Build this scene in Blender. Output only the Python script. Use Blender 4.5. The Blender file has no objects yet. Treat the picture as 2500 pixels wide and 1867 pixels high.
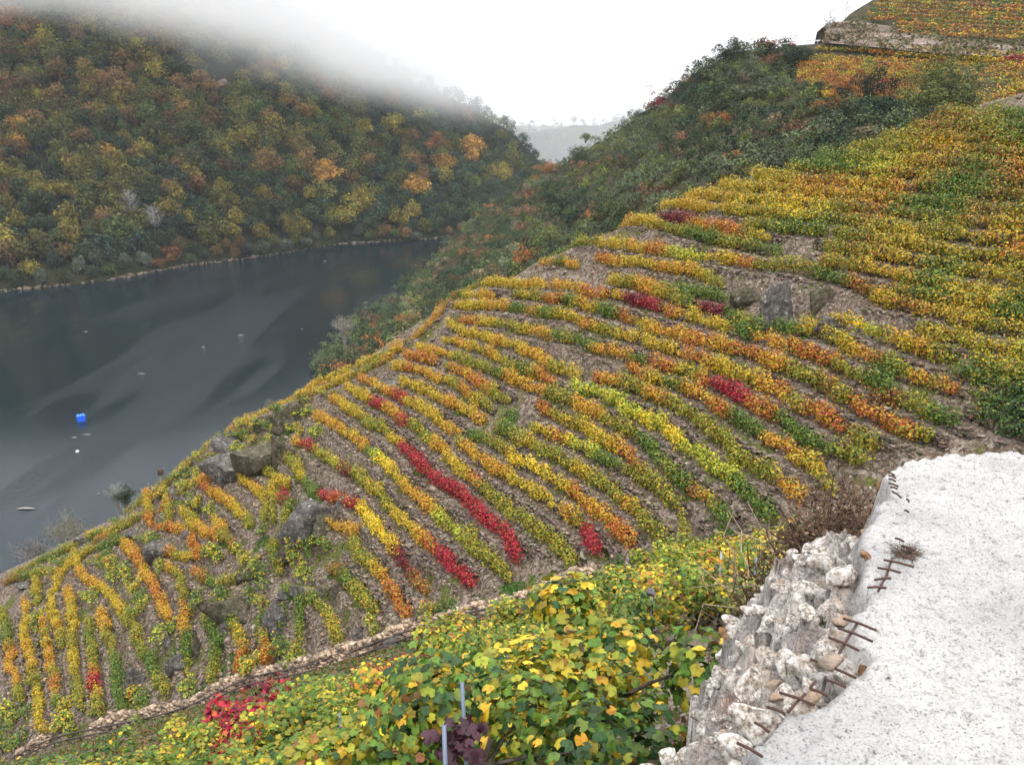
import bpy, math
import numpy as np
rng = np.random.default_rng(7)
R = math.radians
# ------------------------------------------------------------------ camera
H = 80.0                       # camera height above the river
F = 2122.5; CX = 1250.0; CY = 933.5; PITCH = R(17)
CP, SP = math.cos(PITCH), math.sin(PITCH)
scene = bpy.context.scene
cam_d = bpy.data.cameras.new("camera"); cam = bpy.data.objects.new("camera", cam_d)
scene.collection.objects.link(cam); scene.camera = cam
cam.location = (0, 0, H); cam.rotation_euler = (math.pi/2 - PITCH, 0, 0)
cam_d.sensor_width = 36; cam_d.lens = 36*F/2500; cam_d.clip_start = 0.05; cam_d.clip_end = 20000
# ------------------------------------------------------------------ world, sun, exposure
SUN_EL, SUN_AZ = R(58), R(150)
w = bpy.data.worlds.new("World"); scene.world = w; w.use_nodes = True
nt = w.node_tree; bg = nt.nodes['Background']
sky = nt.nodes.new('ShaderNodeTexSky'); sky.sky_type = 'NISHITA'; sky.sun_disc = False
sky.sun_elevation = SUN_EL; sky.sun_rotation = SUN_AZ; sky.dust_density = 4
mx = nt.nodes.new('ShaderNodeMix'); mx.data_type = 'RGBA'; mx.inputs[0].default_value = 0.88
nt.links.new(sky.outputs[0], mx.inputs[6]); mx.inputs[7].default_value = (9.8, 9.8, 9.95, 1)   # cloud cover over the blue
# overcast sky: brightest overhead, dark ground colour below the horizon
tcw = nt.nodes.new('ShaderNodeTexCoord'); spw = nt.nodes.new('ShaderNodeSeparateXYZ'); nt.links.new(tcw.outputs['Generated'], spw.inputs[0])
mr = nt.nodes.new('ShaderNodeMapRange'); nt.links.new(spw.outputs[2], mr.inputs[0]); mr.inputs[1].default_value = 0; mr.inputs[2].default_value = 1; mr.inputs[3].default_value = .92; mr.inputs[4].default_value = 1.7
mr2 = nt.nodes.new('ShaderNodeMapRange'); nt.links.new(spw.outputs[2], mr2.inputs[0]); mr2.inputs[1].default_value = -.08; mr2.inputs[2].default_value = -.02; mr2.inputs[3].default_value = .12; mr2.inputs[4].default_value = 1
mu = nt.nodes.new('ShaderNodeMath'); mu.operation = 'MULTIPLY'; nt.links.new(mr.outputs[0], mu.inputs[0]); nt.links.new(mr2.outputs[0], mu.inputs[1])
vm = nt.nodes.new('ShaderNodeVectorMath'); vm.operation = 'SCALE'; nt.links.new(mx.outputs[2], vm.inputs[0]); nt.links.new(mu.outputs[0], vm.inputs['Scale'])
nt.links.new(vm.outputs[0], bg.inputs[0]); bg.inputs[1].default_value = 0.13
sd = bpy.data.lights.new("sun", 'SUN'); sd.energy = 1.1; sd.angle = R(25); sd.color = (1, .97, .92)
sun = bpy.data.objects.new("sun", sd); scene.collection.objects.link(sun)
sun.rotation_euler = (math.pi/2 - SUN_EL, 0, math.pi - SUN_AZ)
scene.view_settings.view_transform = 'Standard'; scene.view_settings.look = 'None'
scene.view_settings.exposure = 0.62; scene.view_settings.gamma = 1
cy = scene.cycles
cy.max_bounces = 12; cy.diffuse_bounces = 3; cy.glossy_bounces = 2; cy.transmission_bounces = 2
cy.volume_bounces = 10; cy.transparent_max_bounces = 8; cy.use_adaptive_sampling = True
cy.adaptive_threshold = 0.02
try: cy.use_denoising = True
except Exception: pass

# ------------------------------------------------------------------ helpers
def dirs(px, py):
    x = (np.asarray(px, float)-CX)/F; y = (CY-np.asarray(py, float))/F
    return np.stack([x, CP+y*SP, -SP+y*CP], -1)
def unproj(px, py, Z): return np.array([0, 0, H]) + dirs(px, py)*np.asarray(Z)[..., None]
def to_px(P):
    P = np.asarray(P, float); q = P-np.array([0, 0, H])
    Z = q[..., 1]*CP - q[..., 2]*SP; u = q[..., 1]*SP + q[..., 2]*CP
    Z_ = np.where(np.abs(Z) < 1e-6, 1e-6, Z)
    return CX+F*q[..., 0]/Z_, CY-F*u/Z_, Z
def water_Z(px, py): return H/(-dirs(px, py)[..., 2])

_tab = rng.random((256, 256))
def vnoise(x, y):
    xi = np.floor(x).astype(int); yi = np.floor(y).astype(int); fx = x-xi; fy = y-yi
    fx = fx*fx*(3-2*fx); fy = fy*fy*(3-2*fy)
    a = _tab[xi % 256, yi % 256]; b = _tab[(xi+1) % 256, yi % 256]; c = _tab[xi % 256, (yi+1) % 256]; d = _tab[(xi+1) % 256, (yi+1) % 256]
    return (a*(1-fx)+b*fx)*(1-fy)+(c*(1-fx)+d*fx)*fy
def fbm(x, y, o=4):
    s = 0; a = 0.5; t = 0
    for i in range(o):
        s = s+a*vnoise(x*2**i+17*i, y*2**i+31*i); t += a; a *= .5
    return s/t-0.5

COL = scene.collection
def mesh(name, V, Fc, col=None, mat=None, smooth=False):
    V = np.asarray(V, np.float32); me = bpy.data.meshes.new(name)
    if not isinstance(Fc, list): Fc = [Fc]
    Fc = [np.asarray(f, np.int32) for f in Fc if len(f)]
    nl = sum(f.size for f in Fc); nf = sum(len(f) for f in Fc)
    me.vertices.add(len(V)); me.vertices.foreach_set('co', V.ravel())
    me.loops.add(nl); me.loops.foreach_set('vertex_index', np.concatenate([f.ravel() for f in Fc]))
    me.polygons.add(nf); tot = np.concatenate([np.full(len(f), f.shape[1]) for f in Fc]).astype(np.int32)
    me.polygons.foreach_set('loop_start', np.concatenate([[0], np.cumsum(tot)[:-1]]).astype(np.int32))
    me.polygons.foreach_set('loop_total', tot)
    if smooth: me.polygons.foreach_set('use_smooth', np.ones(nf, bool))
    me.update(calc_edges=True)
    if col is not None:
        at = me.color_attributes.new('Col', 'FLOAT_COLOR', 'POINT')
        c4 = np.ones((len(V), 4), np.float32); c4[:, :3] = col; at.data.foreach_set('color', c4.ravel())
    if mat: me.materials.append(mat)
    return me
def ob(name, me, parent=None, loc=None):
    o = bpy.data.objects.new(name, me); COL.objects.link(o)
    if parent is not None: o.parent = parent
    if loc is not None: o.location = loc
    return o
def tag(o, label=None, cat=None, group=None, kind=None):
    if label: o['label'] = label
    if cat: o['category'] = cat
    if group: o['group'] = group
    if kind: o['kind'] = kind
    return o
def grid_faces(n, m):
    i = np.arange(n-1)[:, None]*m+np.arange(m-1)[None]; i = i.ravel()
    return np.stack([i, i+1, i+m+1, i+m], -1)
class Geo:
    def __init__(s): s.V = []; s.F = {}; s.C = []; s.n = 0
    def add(s, V, Fc, C=None):
        V = np.asarray(V, float); s.V.append(V)
        for f in (Fc if isinstance(Fc, list) else [Fc]):
            f = np.asarray(f); s.F.setdefault(f.shape[1], []).append(f+s.n)
        s.C.append(np.broadcast_to(np.array([.5, .5, .5] if C is None else C, float), (len(V), 3))); s.n += len(V)
    def mesh(s, name, mat, smooth=False):
        return mesh(name, np.concatenate(s.V), [np.concatenate(f) for f in s.F.values()], np.concatenate(s.C), mat, smooth)
BOXF = np.array([[0, 3, 2, 1], [4, 5, 6, 7], [0, 1, 5, 4], [1, 2, 6, 5], [2, 3, 7, 6], [3, 0, 4, 7]])
BOXV = np.array([[-1, -1, -1], [1, -1, -1], [1, 1, -1], [-1, 1, -1], [-1, -1, 1], [1, -1, 1], [1, 1, 1], [-1, 1, 1]])*.5
def boxes(c, sx, sy, sz, ang, jit=.15, tilt=.12):
    """many jittered boxes -> V, F"""
    n = len(c); V = BOXV[None]*np.stack([sx, sy, sz], -1)[:, None]
    V = V*(1+(rng.random((n, 8, 3))-.5)*2*jit)
    t = (rng.random(n)-.5)*2*tilt; ca, sa = np.cos(t), np.sin(t)
    x, y, z = V[..., 0], V[..., 1], V[..., 2]
    x, z = x*ca[:, None]-z*sa[:, None], x*sa[:, None]+z*ca[:, None]
    ca, sa = np.cos(ang)[:, None], np.sin(ang)[:, None]
    V = np.stack([x*ca-y*sa, x*sa+y*ca, z], -1)+c[:, None]
    Fc = BOXF[None]+(np.arange(n)*8)[:, None, None]
    return V.reshape(-1, 3), Fc.reshape(-1, 4)
def tube(g, P, r, k=6, C=None, cap=True):
    P = np.asarray(P, float); n = len(P); r = np.broadcast_to(np.asarray(r, float), (n,))
    T = np.gradient(P, axis=0); T /= np.linalg.norm(T, axis=1)[:, None]+1e-9
    up = np.where(np.abs(T[:, 2:3]) > .9, [[1., 0, 0]], [[0, 0, 1.]])
    A = np.cross(T, up); A /= np.linalg.norm(A, axis=1)[:, None]+1e-9; B = np.cross(T, A)
    a = np.arange(k)*2*np.pi/k
    V = P[:, None]+r[:, None, None]*(np.cos(a)[None, :, None]*A[:, None]+np.sin(a)[None, :, None]*B[:, None])
    j = np.arange(k); Fc = []
    for i in range(n-1): Fc.append(np.stack([i*k+j, i*k+(j+1) % k, (i+1)*k+(j+1) % k, (i+1)*k+j], -1))
    fs = [np.concatenate(Fc)]
    if cap: fs += [np.arange(k)[None, ::-1], (np.arange(k)+(n-1)*k)[None]]
    g.add(V.reshape(-1, 3), fs, C)
def unit(v): return v/(np.linalg.norm(v, axis=-1, keepdims=True)+1e-9)
def quads(c, nrm, size, asp=.8):
    n = len(c); t = unit(np.cross(nrm, unit(rng.normal(size=(n, 3))))); b = np.cross(nrm, t)
    s = size[:, None]; j = .75+.5*rng.random((n, 4, 1))
    V = np.stack([t*s*.5, b*s*.5*asp, -t*s*.5, -b*s*.5*asp], 1)*j
    V[:, 0] -= nrm*s*.12; V[:, 2] -= nrm*s*.12
    V = V+c[:, None]
    return V.reshape(-1, 3), (np.arange(n)*4)[:, None]+np.arange(4)[None]
_la = np.radians([90, 62, 32, 2, -28, -62, -90, -118, -152, 178, 148, 118]); _lr = np.array([.60, .47, .57, .46, .50, .44, .12, .44, .50, .46, .57, .47])
def lobed(c, nrm, size):
    n = len(c); t = unit(np.cross(nrm, unit(rng.normal(size=(n, 3))))); b = np.cross(nrm, t)
    r = _lr[None]*(.85+.3*rng.random((n, 12))); x = np.cos(_la)*r; y = np.sin(_la)*r
    z = -.5*r*r*rng.uniform(.3, 1.6, (n, 1))+.35*np.abs(x)*rng.uniform(-.5, 1, (n, 1))
    V = t[:, None]*x[..., None]+b[:, None]*y[..., None]+nrm[:, None]*z[..., None]
    V = np.concatenate([np.zeros((n, 1, 3)), V], 1)*size[:, None, None]+c[:, None]
    i = np.arange(12); f = np.stack([np.zeros(12, int), 1+i[::-1], 1+(i[::-1]+1) % 12], -1)
    f = np.stack([np.zeros(12, int), 1+(i+1) % 12, 1+i], -1)
    return V.reshape(-1, 3), ((np.arange(n)*13)[:, None, None]+f[None]).reshape(-1, 3)

# ------------------------------------------------------------------ leaf colours (the leaves' own autumn colours)
PAL = {'y': (.54, .37, .026), 'o': (.53, .25, .028), 'r': (.40, .085, .03), 'c': (.38, .014, .036), 'p': (.12, .010, .026),
       'g': (.095, .17, .022), 'l': (.27, .26, .024), 'L': (.40, .44, .04), 'Y': (.74, .54, .03), 'b': (.22, .10, .03), 'G': (.03, .075, .02)}
MIX = {'y': 'yyyyyyllly', 'o': 'ooooyyyylr', 'r': 'rrrroooyl', 'c': 'cccccccrpb', 'p': 'pppppcb', 'g': 'ggggglgG', 'l': 'lllllggylb', 'L': 'LLLLlLYg',
       'Y': 'YYYYYYyL', 'b': 'bbbblorg', 'G': 'GGGGg'}
def leafcols(codes, jit=.24):
    n = len(codes); out = np.zeros((n, 3)); u = rng.random(n)
    for k in set(codes):
        m = codes == k; mixs = MIX[k]; idx = (u[m]*len(mixs)).astype(int)
        out[m] = np.array([PAL[c] for c in mixs])[idx]
    out *= 1+(rng.random((n, 1))-.5)*2*jit; out *= 1+(rng.random((n, 3))-.5)*.34
    return out

# ------------------------------------------------------------------ materials
def newmat(name):
    m = bpy.data.materials.new(name); m.use_nodes = True
    return m, m.node_tree, m.node_tree.nodes['Principled BSDF']
def N(nt, t, **kw):
    n = nt.nodes.new(t)
    for k, v in kw.items():
        if k.startswith('i_'): n.inputs[k[2:].replace('_', ' ')].default_value = v
        else: setattr(n, k, v)
    return n
def ramp(nt, pts):
    r = nt.nodes.new('ShaderNodeValToRGB'); e = r.color_ramp.elements
    while len(e) < len(pts): e.new(.5)
    for i, (p, c) in enumerate(pts): e[i].position = p; e[i].color = (*c, 1)
    return r
def noise(nt, scale, detail=5, rough=.6, vec=None):
    n = N(nt, 'ShaderNodeTexNoise'); n.inputs['Scale'].default_value = scale; n.inputs['Detail'].default_value = detail; n.inputs['Roughness'].default_value = rough
    if vec is not None: nt.links.new(vec, n.inputs['Vector'])
    return n
def bump(nt, b, h, strength, dist):
    n = N(nt, 'ShaderNodeBump'); n.inputs['Strength'].default_value = strength; n.inputs['Distance'].default_value = dist
    nt.links.new(h, n.inputs['Height']); nt.links.new(n.outputs[0], b.inputs['Normal']); return n
def mixc(nt, f, a, b, mode='MIX'):
    m = nt.nodes.new('ShaderNodeMix'); m.data_type = 'RGBA'; m.blend_type = mode
    for s, v in ((0, f), (6, a), (7, b)):
        if isinstance(v, (int, float)): m.inputs[s].default_value = v
        elif isinstance(v, tuple): m.inputs[s].default_value = (*v, 1)
        else: nt.links.new(v, m.inputs[s])
    return m.outputs[2]
def leafmat(name, trans=.25, rough=.55):
    m, nt, b = newmat(name); a = N(nt, 'ShaderNodeAttribute', attribute_name='Col')
    tcx = N(nt, 'ShaderNodeTexCoord').outputs['Object']; nl = noise(nt, 22, 3, .6, tcx); rl = ramp(nt, [(.34, (.62, .50, .5)), (.48, (.95, .95, .9)), (.7, (1.12, 1.12, 1.12))]); nt.links.new(nl.outputs[0], rl.inputs[0]); cl_ = mixc(nt, 1., a.outputs['Color'], rl.outputs[0], 'MULTIPLY')
    nt.links.new(cl_, b.inputs['Base Color']); b.inputs['Roughness'].default_value = rough; b.inputs['Specular IOR Level'].default_value = .3
    t = N(nt, 'ShaderNodeBsdfTranslucent'); nt.links.new(a.outputs['Color'], t.inputs['Color'])
    ms = N(nt, 'ShaderNodeMixShader'); ms.inputs[0].default_value = trans
    nt.links.new(b.outputs[0], ms.inputs[1]); nt.links.new(t.outputs[0], ms.inputs[2])
    nt.links.new(ms.outputs[0], nt.nodes['Material Output'].inputs[0]); return m
M_leaf = leafmat('leaf', .22, .5)
M_far = leafmat('far_leaf', .12, .8)
_nt = M_far.node_tree; _oi = N(_nt, 'ShaderNodeObjectInfo'); _mr = N(_nt, 'ShaderNodeMapRange'); _nt.links.new(_oi.outputs['Random'], _mr.inputs[0]); _mr.inputs[3].default_value = .6; _mr.inputs[4].default_value = 1.45
_b = _nt.nodes['Principled BSDF']; _src = _b.inputs['Base Color'].links[0].from_socket; _vm = N(_nt, 'ShaderNodeVectorMath', operation='SCALE'); _nt.links.new(_src, _vm.inputs[0]); _nt.links.new(_mr.outputs[0], _vm.inputs['Scale']); _nt.links.new(_vm.outputs[0], _b.inputs['Base Color'])
def rockmat(name, c0, c1, c2, scale=3., lichen=.0, bs=.6, attr=False):
    m, nt, b = newmat(name); tc = N(nt, 'ShaderNodeTexCoord').outputs['Object']
    n1 = noise(nt, scale, 8, .65, tc); n2 = noise(nt, scale*4, 6, .7, tc)
    r = ramp(nt, [(.3, c0), (.5, c1), (.7, c2)]); nt.links.new(n1.outputs[0], r.inputs[0])
    r2 = ramp(nt, [(.35, (.45, .45, .45)), (.6, (1.1, 1.1, 1.1))]); nt.links.new(n2.outputs[0], r2.inputs[0])
    c = mixc(nt, 1., r.outputs[0], r2.outputs[0], 'MULTIPLY')
    if attr:
        a = N(nt, 'ShaderNodeAttribute', attribute_name='Col'); c = mixc(nt, 1., c, a.outputs['Color'], 'MULTIPLY')
    if lichen:
        n3 = noise(nt, scale*2.2, 6, .7, tc); r3 = ramp(nt, [(1-lichen-.04, (0, 0, 0)), (1-lichen+.02, (1, 1, 1))]); nt.links.new(n3.outputs[0], r3.inputs[0])
        c = mixc(nt, r3.outputs[0], c, (.42, .42, .38))
    nt.links.new(c, b.inputs['Base Color']); b.inputs['Roughness'].default_value = .9; b.inputs['Specular IOR Level'].default_value = .2
    bump(nt, b, n2.outputs[0], bs, .15); return m
M_stone = rockmat('schist_stone', (.11, .085, .065), (.20, .155, .12), (.28, .22, .17), 1.5, attr=True)
M_rock = rockmat('grey_rock', (.045, .04, .035), (.11, .10, .09), (.20, .185, .165), 1.1, .36, 1.)
M_mossrock = rockmat('mossy_rock', (.04, .045, .02), (.09, .078, .05), (.16, .135, .11), 1.2, .33, 1.)
M_cut = rockmat('road_cut_rock', (.13, .10, .08), (.17, .13, .10), (.30, .24, .19), .12, 0, 1)
M_wood = rockmat('bark', (.05, .04, .03), (.09, .07, .055), (.14, .11, .09), 4)
M_grey_wood = rockmat('bleached_wood', (.25, .23, .21), (.38, .36, .33), (.5, .48, .45), 3)

def soilmat():
    m, nt, b = newmat('terrace_soil'); tc = N(nt, 'ShaderNodeNewGeometry').outputs['Position']
    nd = noise(nt, 2.5, 4, .6, tc); dv_ = N(nt, 'ShaderNodeVectorMath', operation='MULTIPLY_ADD'); nt.links.new(nd.outputs['Color'], dv_.inputs[0]); dv_.inputs[1].default_value = (.7, .7, .7); nt.links.new(tc, dv_.inputs[2]); wv = dv_.outputs[0]
    v = N(nt, 'ShaderNodeTexVoronoi', feature='F1'); v.inputs['Scale'].default_value = 5.5; nt.links.new(wv, v.inputs['Vector'])
    v2 = N(nt, 'ShaderNodeTexVoronoi', feature='DISTANCE_TO_EDGE'); v2.inputs['Scale'].default_value = 5.5; nt.links.new(wv, v2.inputs['Vector'])
    r = ramp(nt, [(0, (.085, .06, .042)), (.4, (.15, .11, .082)), (.7, (.21, .165, .13)), (1, (.30, .26, .22))])
    hs = N(nt, 'ShaderNodeSeparateColor'); nt.links.new(v.outputs['Color'], hs.inputs[0]); nt.links.new(hs.outputs[0], r.inputs[0])
    r2 = ramp(nt, [(0, (.6, .6, .6)), (.07, (1, 1, 1))]); nt.links.new(v2.outputs[0], r2.inputs[0])
    c = mixc(nt, 1., r.outputs[0], r2.outputs[0], 'MULTIPLY')
    n1 = noise(nt, .35, 6, .65, tc); g = ramp(nt, [(.53, (0, 0, 0)), (.60, (1, 1, 1))]); nt.links.new(n1.outputs[0], g.inputs[0])
    n2 = noise(nt, 6, 5, .7, tc); gr = ramp(nt, [(.35, (.055, .06, .02)), (.6, (.12, .13, .035)), (.75, (.17, .12, .06))]); nt.links.new(n2.outputs[0], gr.inputs[0])
    c = mixc(nt, g.outputs[0], c, gr.outputs[0])
    r4 = ramp(nt, [(.35, (.65, .65, .65)), (.65, (1.25, 1.25, 1.25))]); nt.links.new(n2.outputs[0], r4.inputs[0]); c = mixc(nt, 1., c, r4.outputs[0], 'MULTIPLY')
    nt.links.new(c, b.inputs['Base Color']); b.inputs['Roughness'].default_value = .95; b.inputs['Specular IOR Level'].default_value = .1
    a = N(nt, 'ShaderNodeMath', operation='ADD'); nt.links.new(n2.outputs[0], a.inputs[0]); nt.links.new(v2.outputs[0], a.inputs[1])
    bump(nt, b, a.outputs[0], .8, .12); return m
M_soil = soilmat()
def floormat(name, c0, c1, c2, sc=.15):
    m, nt, b = newmat(name); tc = N(nt, 'ShaderNodeNewGeometry').outputs['Position']; n = noise(nt, sc, 8, .7, tc)
    r = ramp(nt, [(.35, c0), (.5, c1), (.68, c2)]); nt.links.new(n.outputs[0], r.inputs[0]); nt.links.new(r.outputs[0], b.inputs['Base Color'])
    b.inputs['Roughness'].default_value = 1; b.inputs['Specular IOR Level'].default_value = .05; bump(nt, b, n.outputs[0], 1, 1.5); return m
M_forestfloor = floormat('forest_floor', (.010, .016, .008), (.022, .026, .012), (.05, .038, .02))
M_scrubfloor = floormat('scrub_ground', (.025, .032, .016), (.05, .05, .026), (.10, .08, .05), .35)
M_bank = rockmat('river_bank_rock', (.08, .07, .06), (.16, .14, .12), (.27, .25, .22), .25)

# ================================================================== TERRAIN
# ---- the near hillside: the vineyard flank and the slope under the camera meet in a gully
AZ = R(-22.3); dv = np.array([math.sin(AZ), math.cos(AZ)]); nv = np.array([math.cos(AZ), -math.sin(AZ)])
A0, K0 = 38.0, 0.70
def flank_hit(px, py, lift=0.):
    d = dirs(px, py); dn = d[..., 0]*nv[0]+d[..., 1]*nv[1]
    Z = (A0-lift)/(K0*dn-d[..., 2]); P = d*Z[..., None]; P[..., 2] += H-lift; return P
RIDGE = [(-160, 1470), (0, 1392), (130, 1335), (280, 1262), (430, 1160), (500, 1092), (600, 1030), (700, 985), (800, 925), (900, 868), (1000, 800), (1090, 735), (1180, 695),
         (1310, 645), (1420, 600), (1530, 552), (1650, 500), (1750, 462), (1850, 436), (1960, 412), (2060, 378), (2160, 345), (2250, 312), (2340, 268), (2430, 235), (2520, 205), (2700, 140)]
_r = np.array(RIDGE, float); _rp = flank_hit(_r[:, 0], _r[:, 1]+8)
_rs = _rp[:, 0]*nv[0]+_rp[:, 1]*nv[1]; _rt = _rp[:, 0]*dv[0]+_rp[:, 1]*dv[1]; _o = np.argsort(_rs); _rs, _rt = _rs[_o], _rt[_o]
def flank_z(x, y):
    s = x*nv[0]+y*nv[1]; t = x*dv[0]+y*dv[1]; te = np.interp(s, _rs, _rt); e = np.maximum(t-te, 0)
    s2 = np.minimum(s, 62)+np.maximum(s-62, 0)*.6
    return -(A0-K0*s2)-1.15*e*e/(e+2.5)
def near_z(x, y):
    z = -2.77+.363*np.minimum(x, 13)-.554*y
    dist = np.hypot(x-2.2, y-2.5); bench = -4.2-.16*np.maximum(y-2, 0)
    k = np.clip((5.2-dist)/2.6, 0, 1); k = k*k*(3-2*k); z = z*(1-k)+np.maximum(z, bench)*k
    lim = np.clip((12-dist)/4, 0, 1); z = z-lim*np.maximum(z+3.3, 0)
    return z
def ground_z0(x, y): return np.maximum(flank_z(x, y), near_z(x, y))

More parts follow.
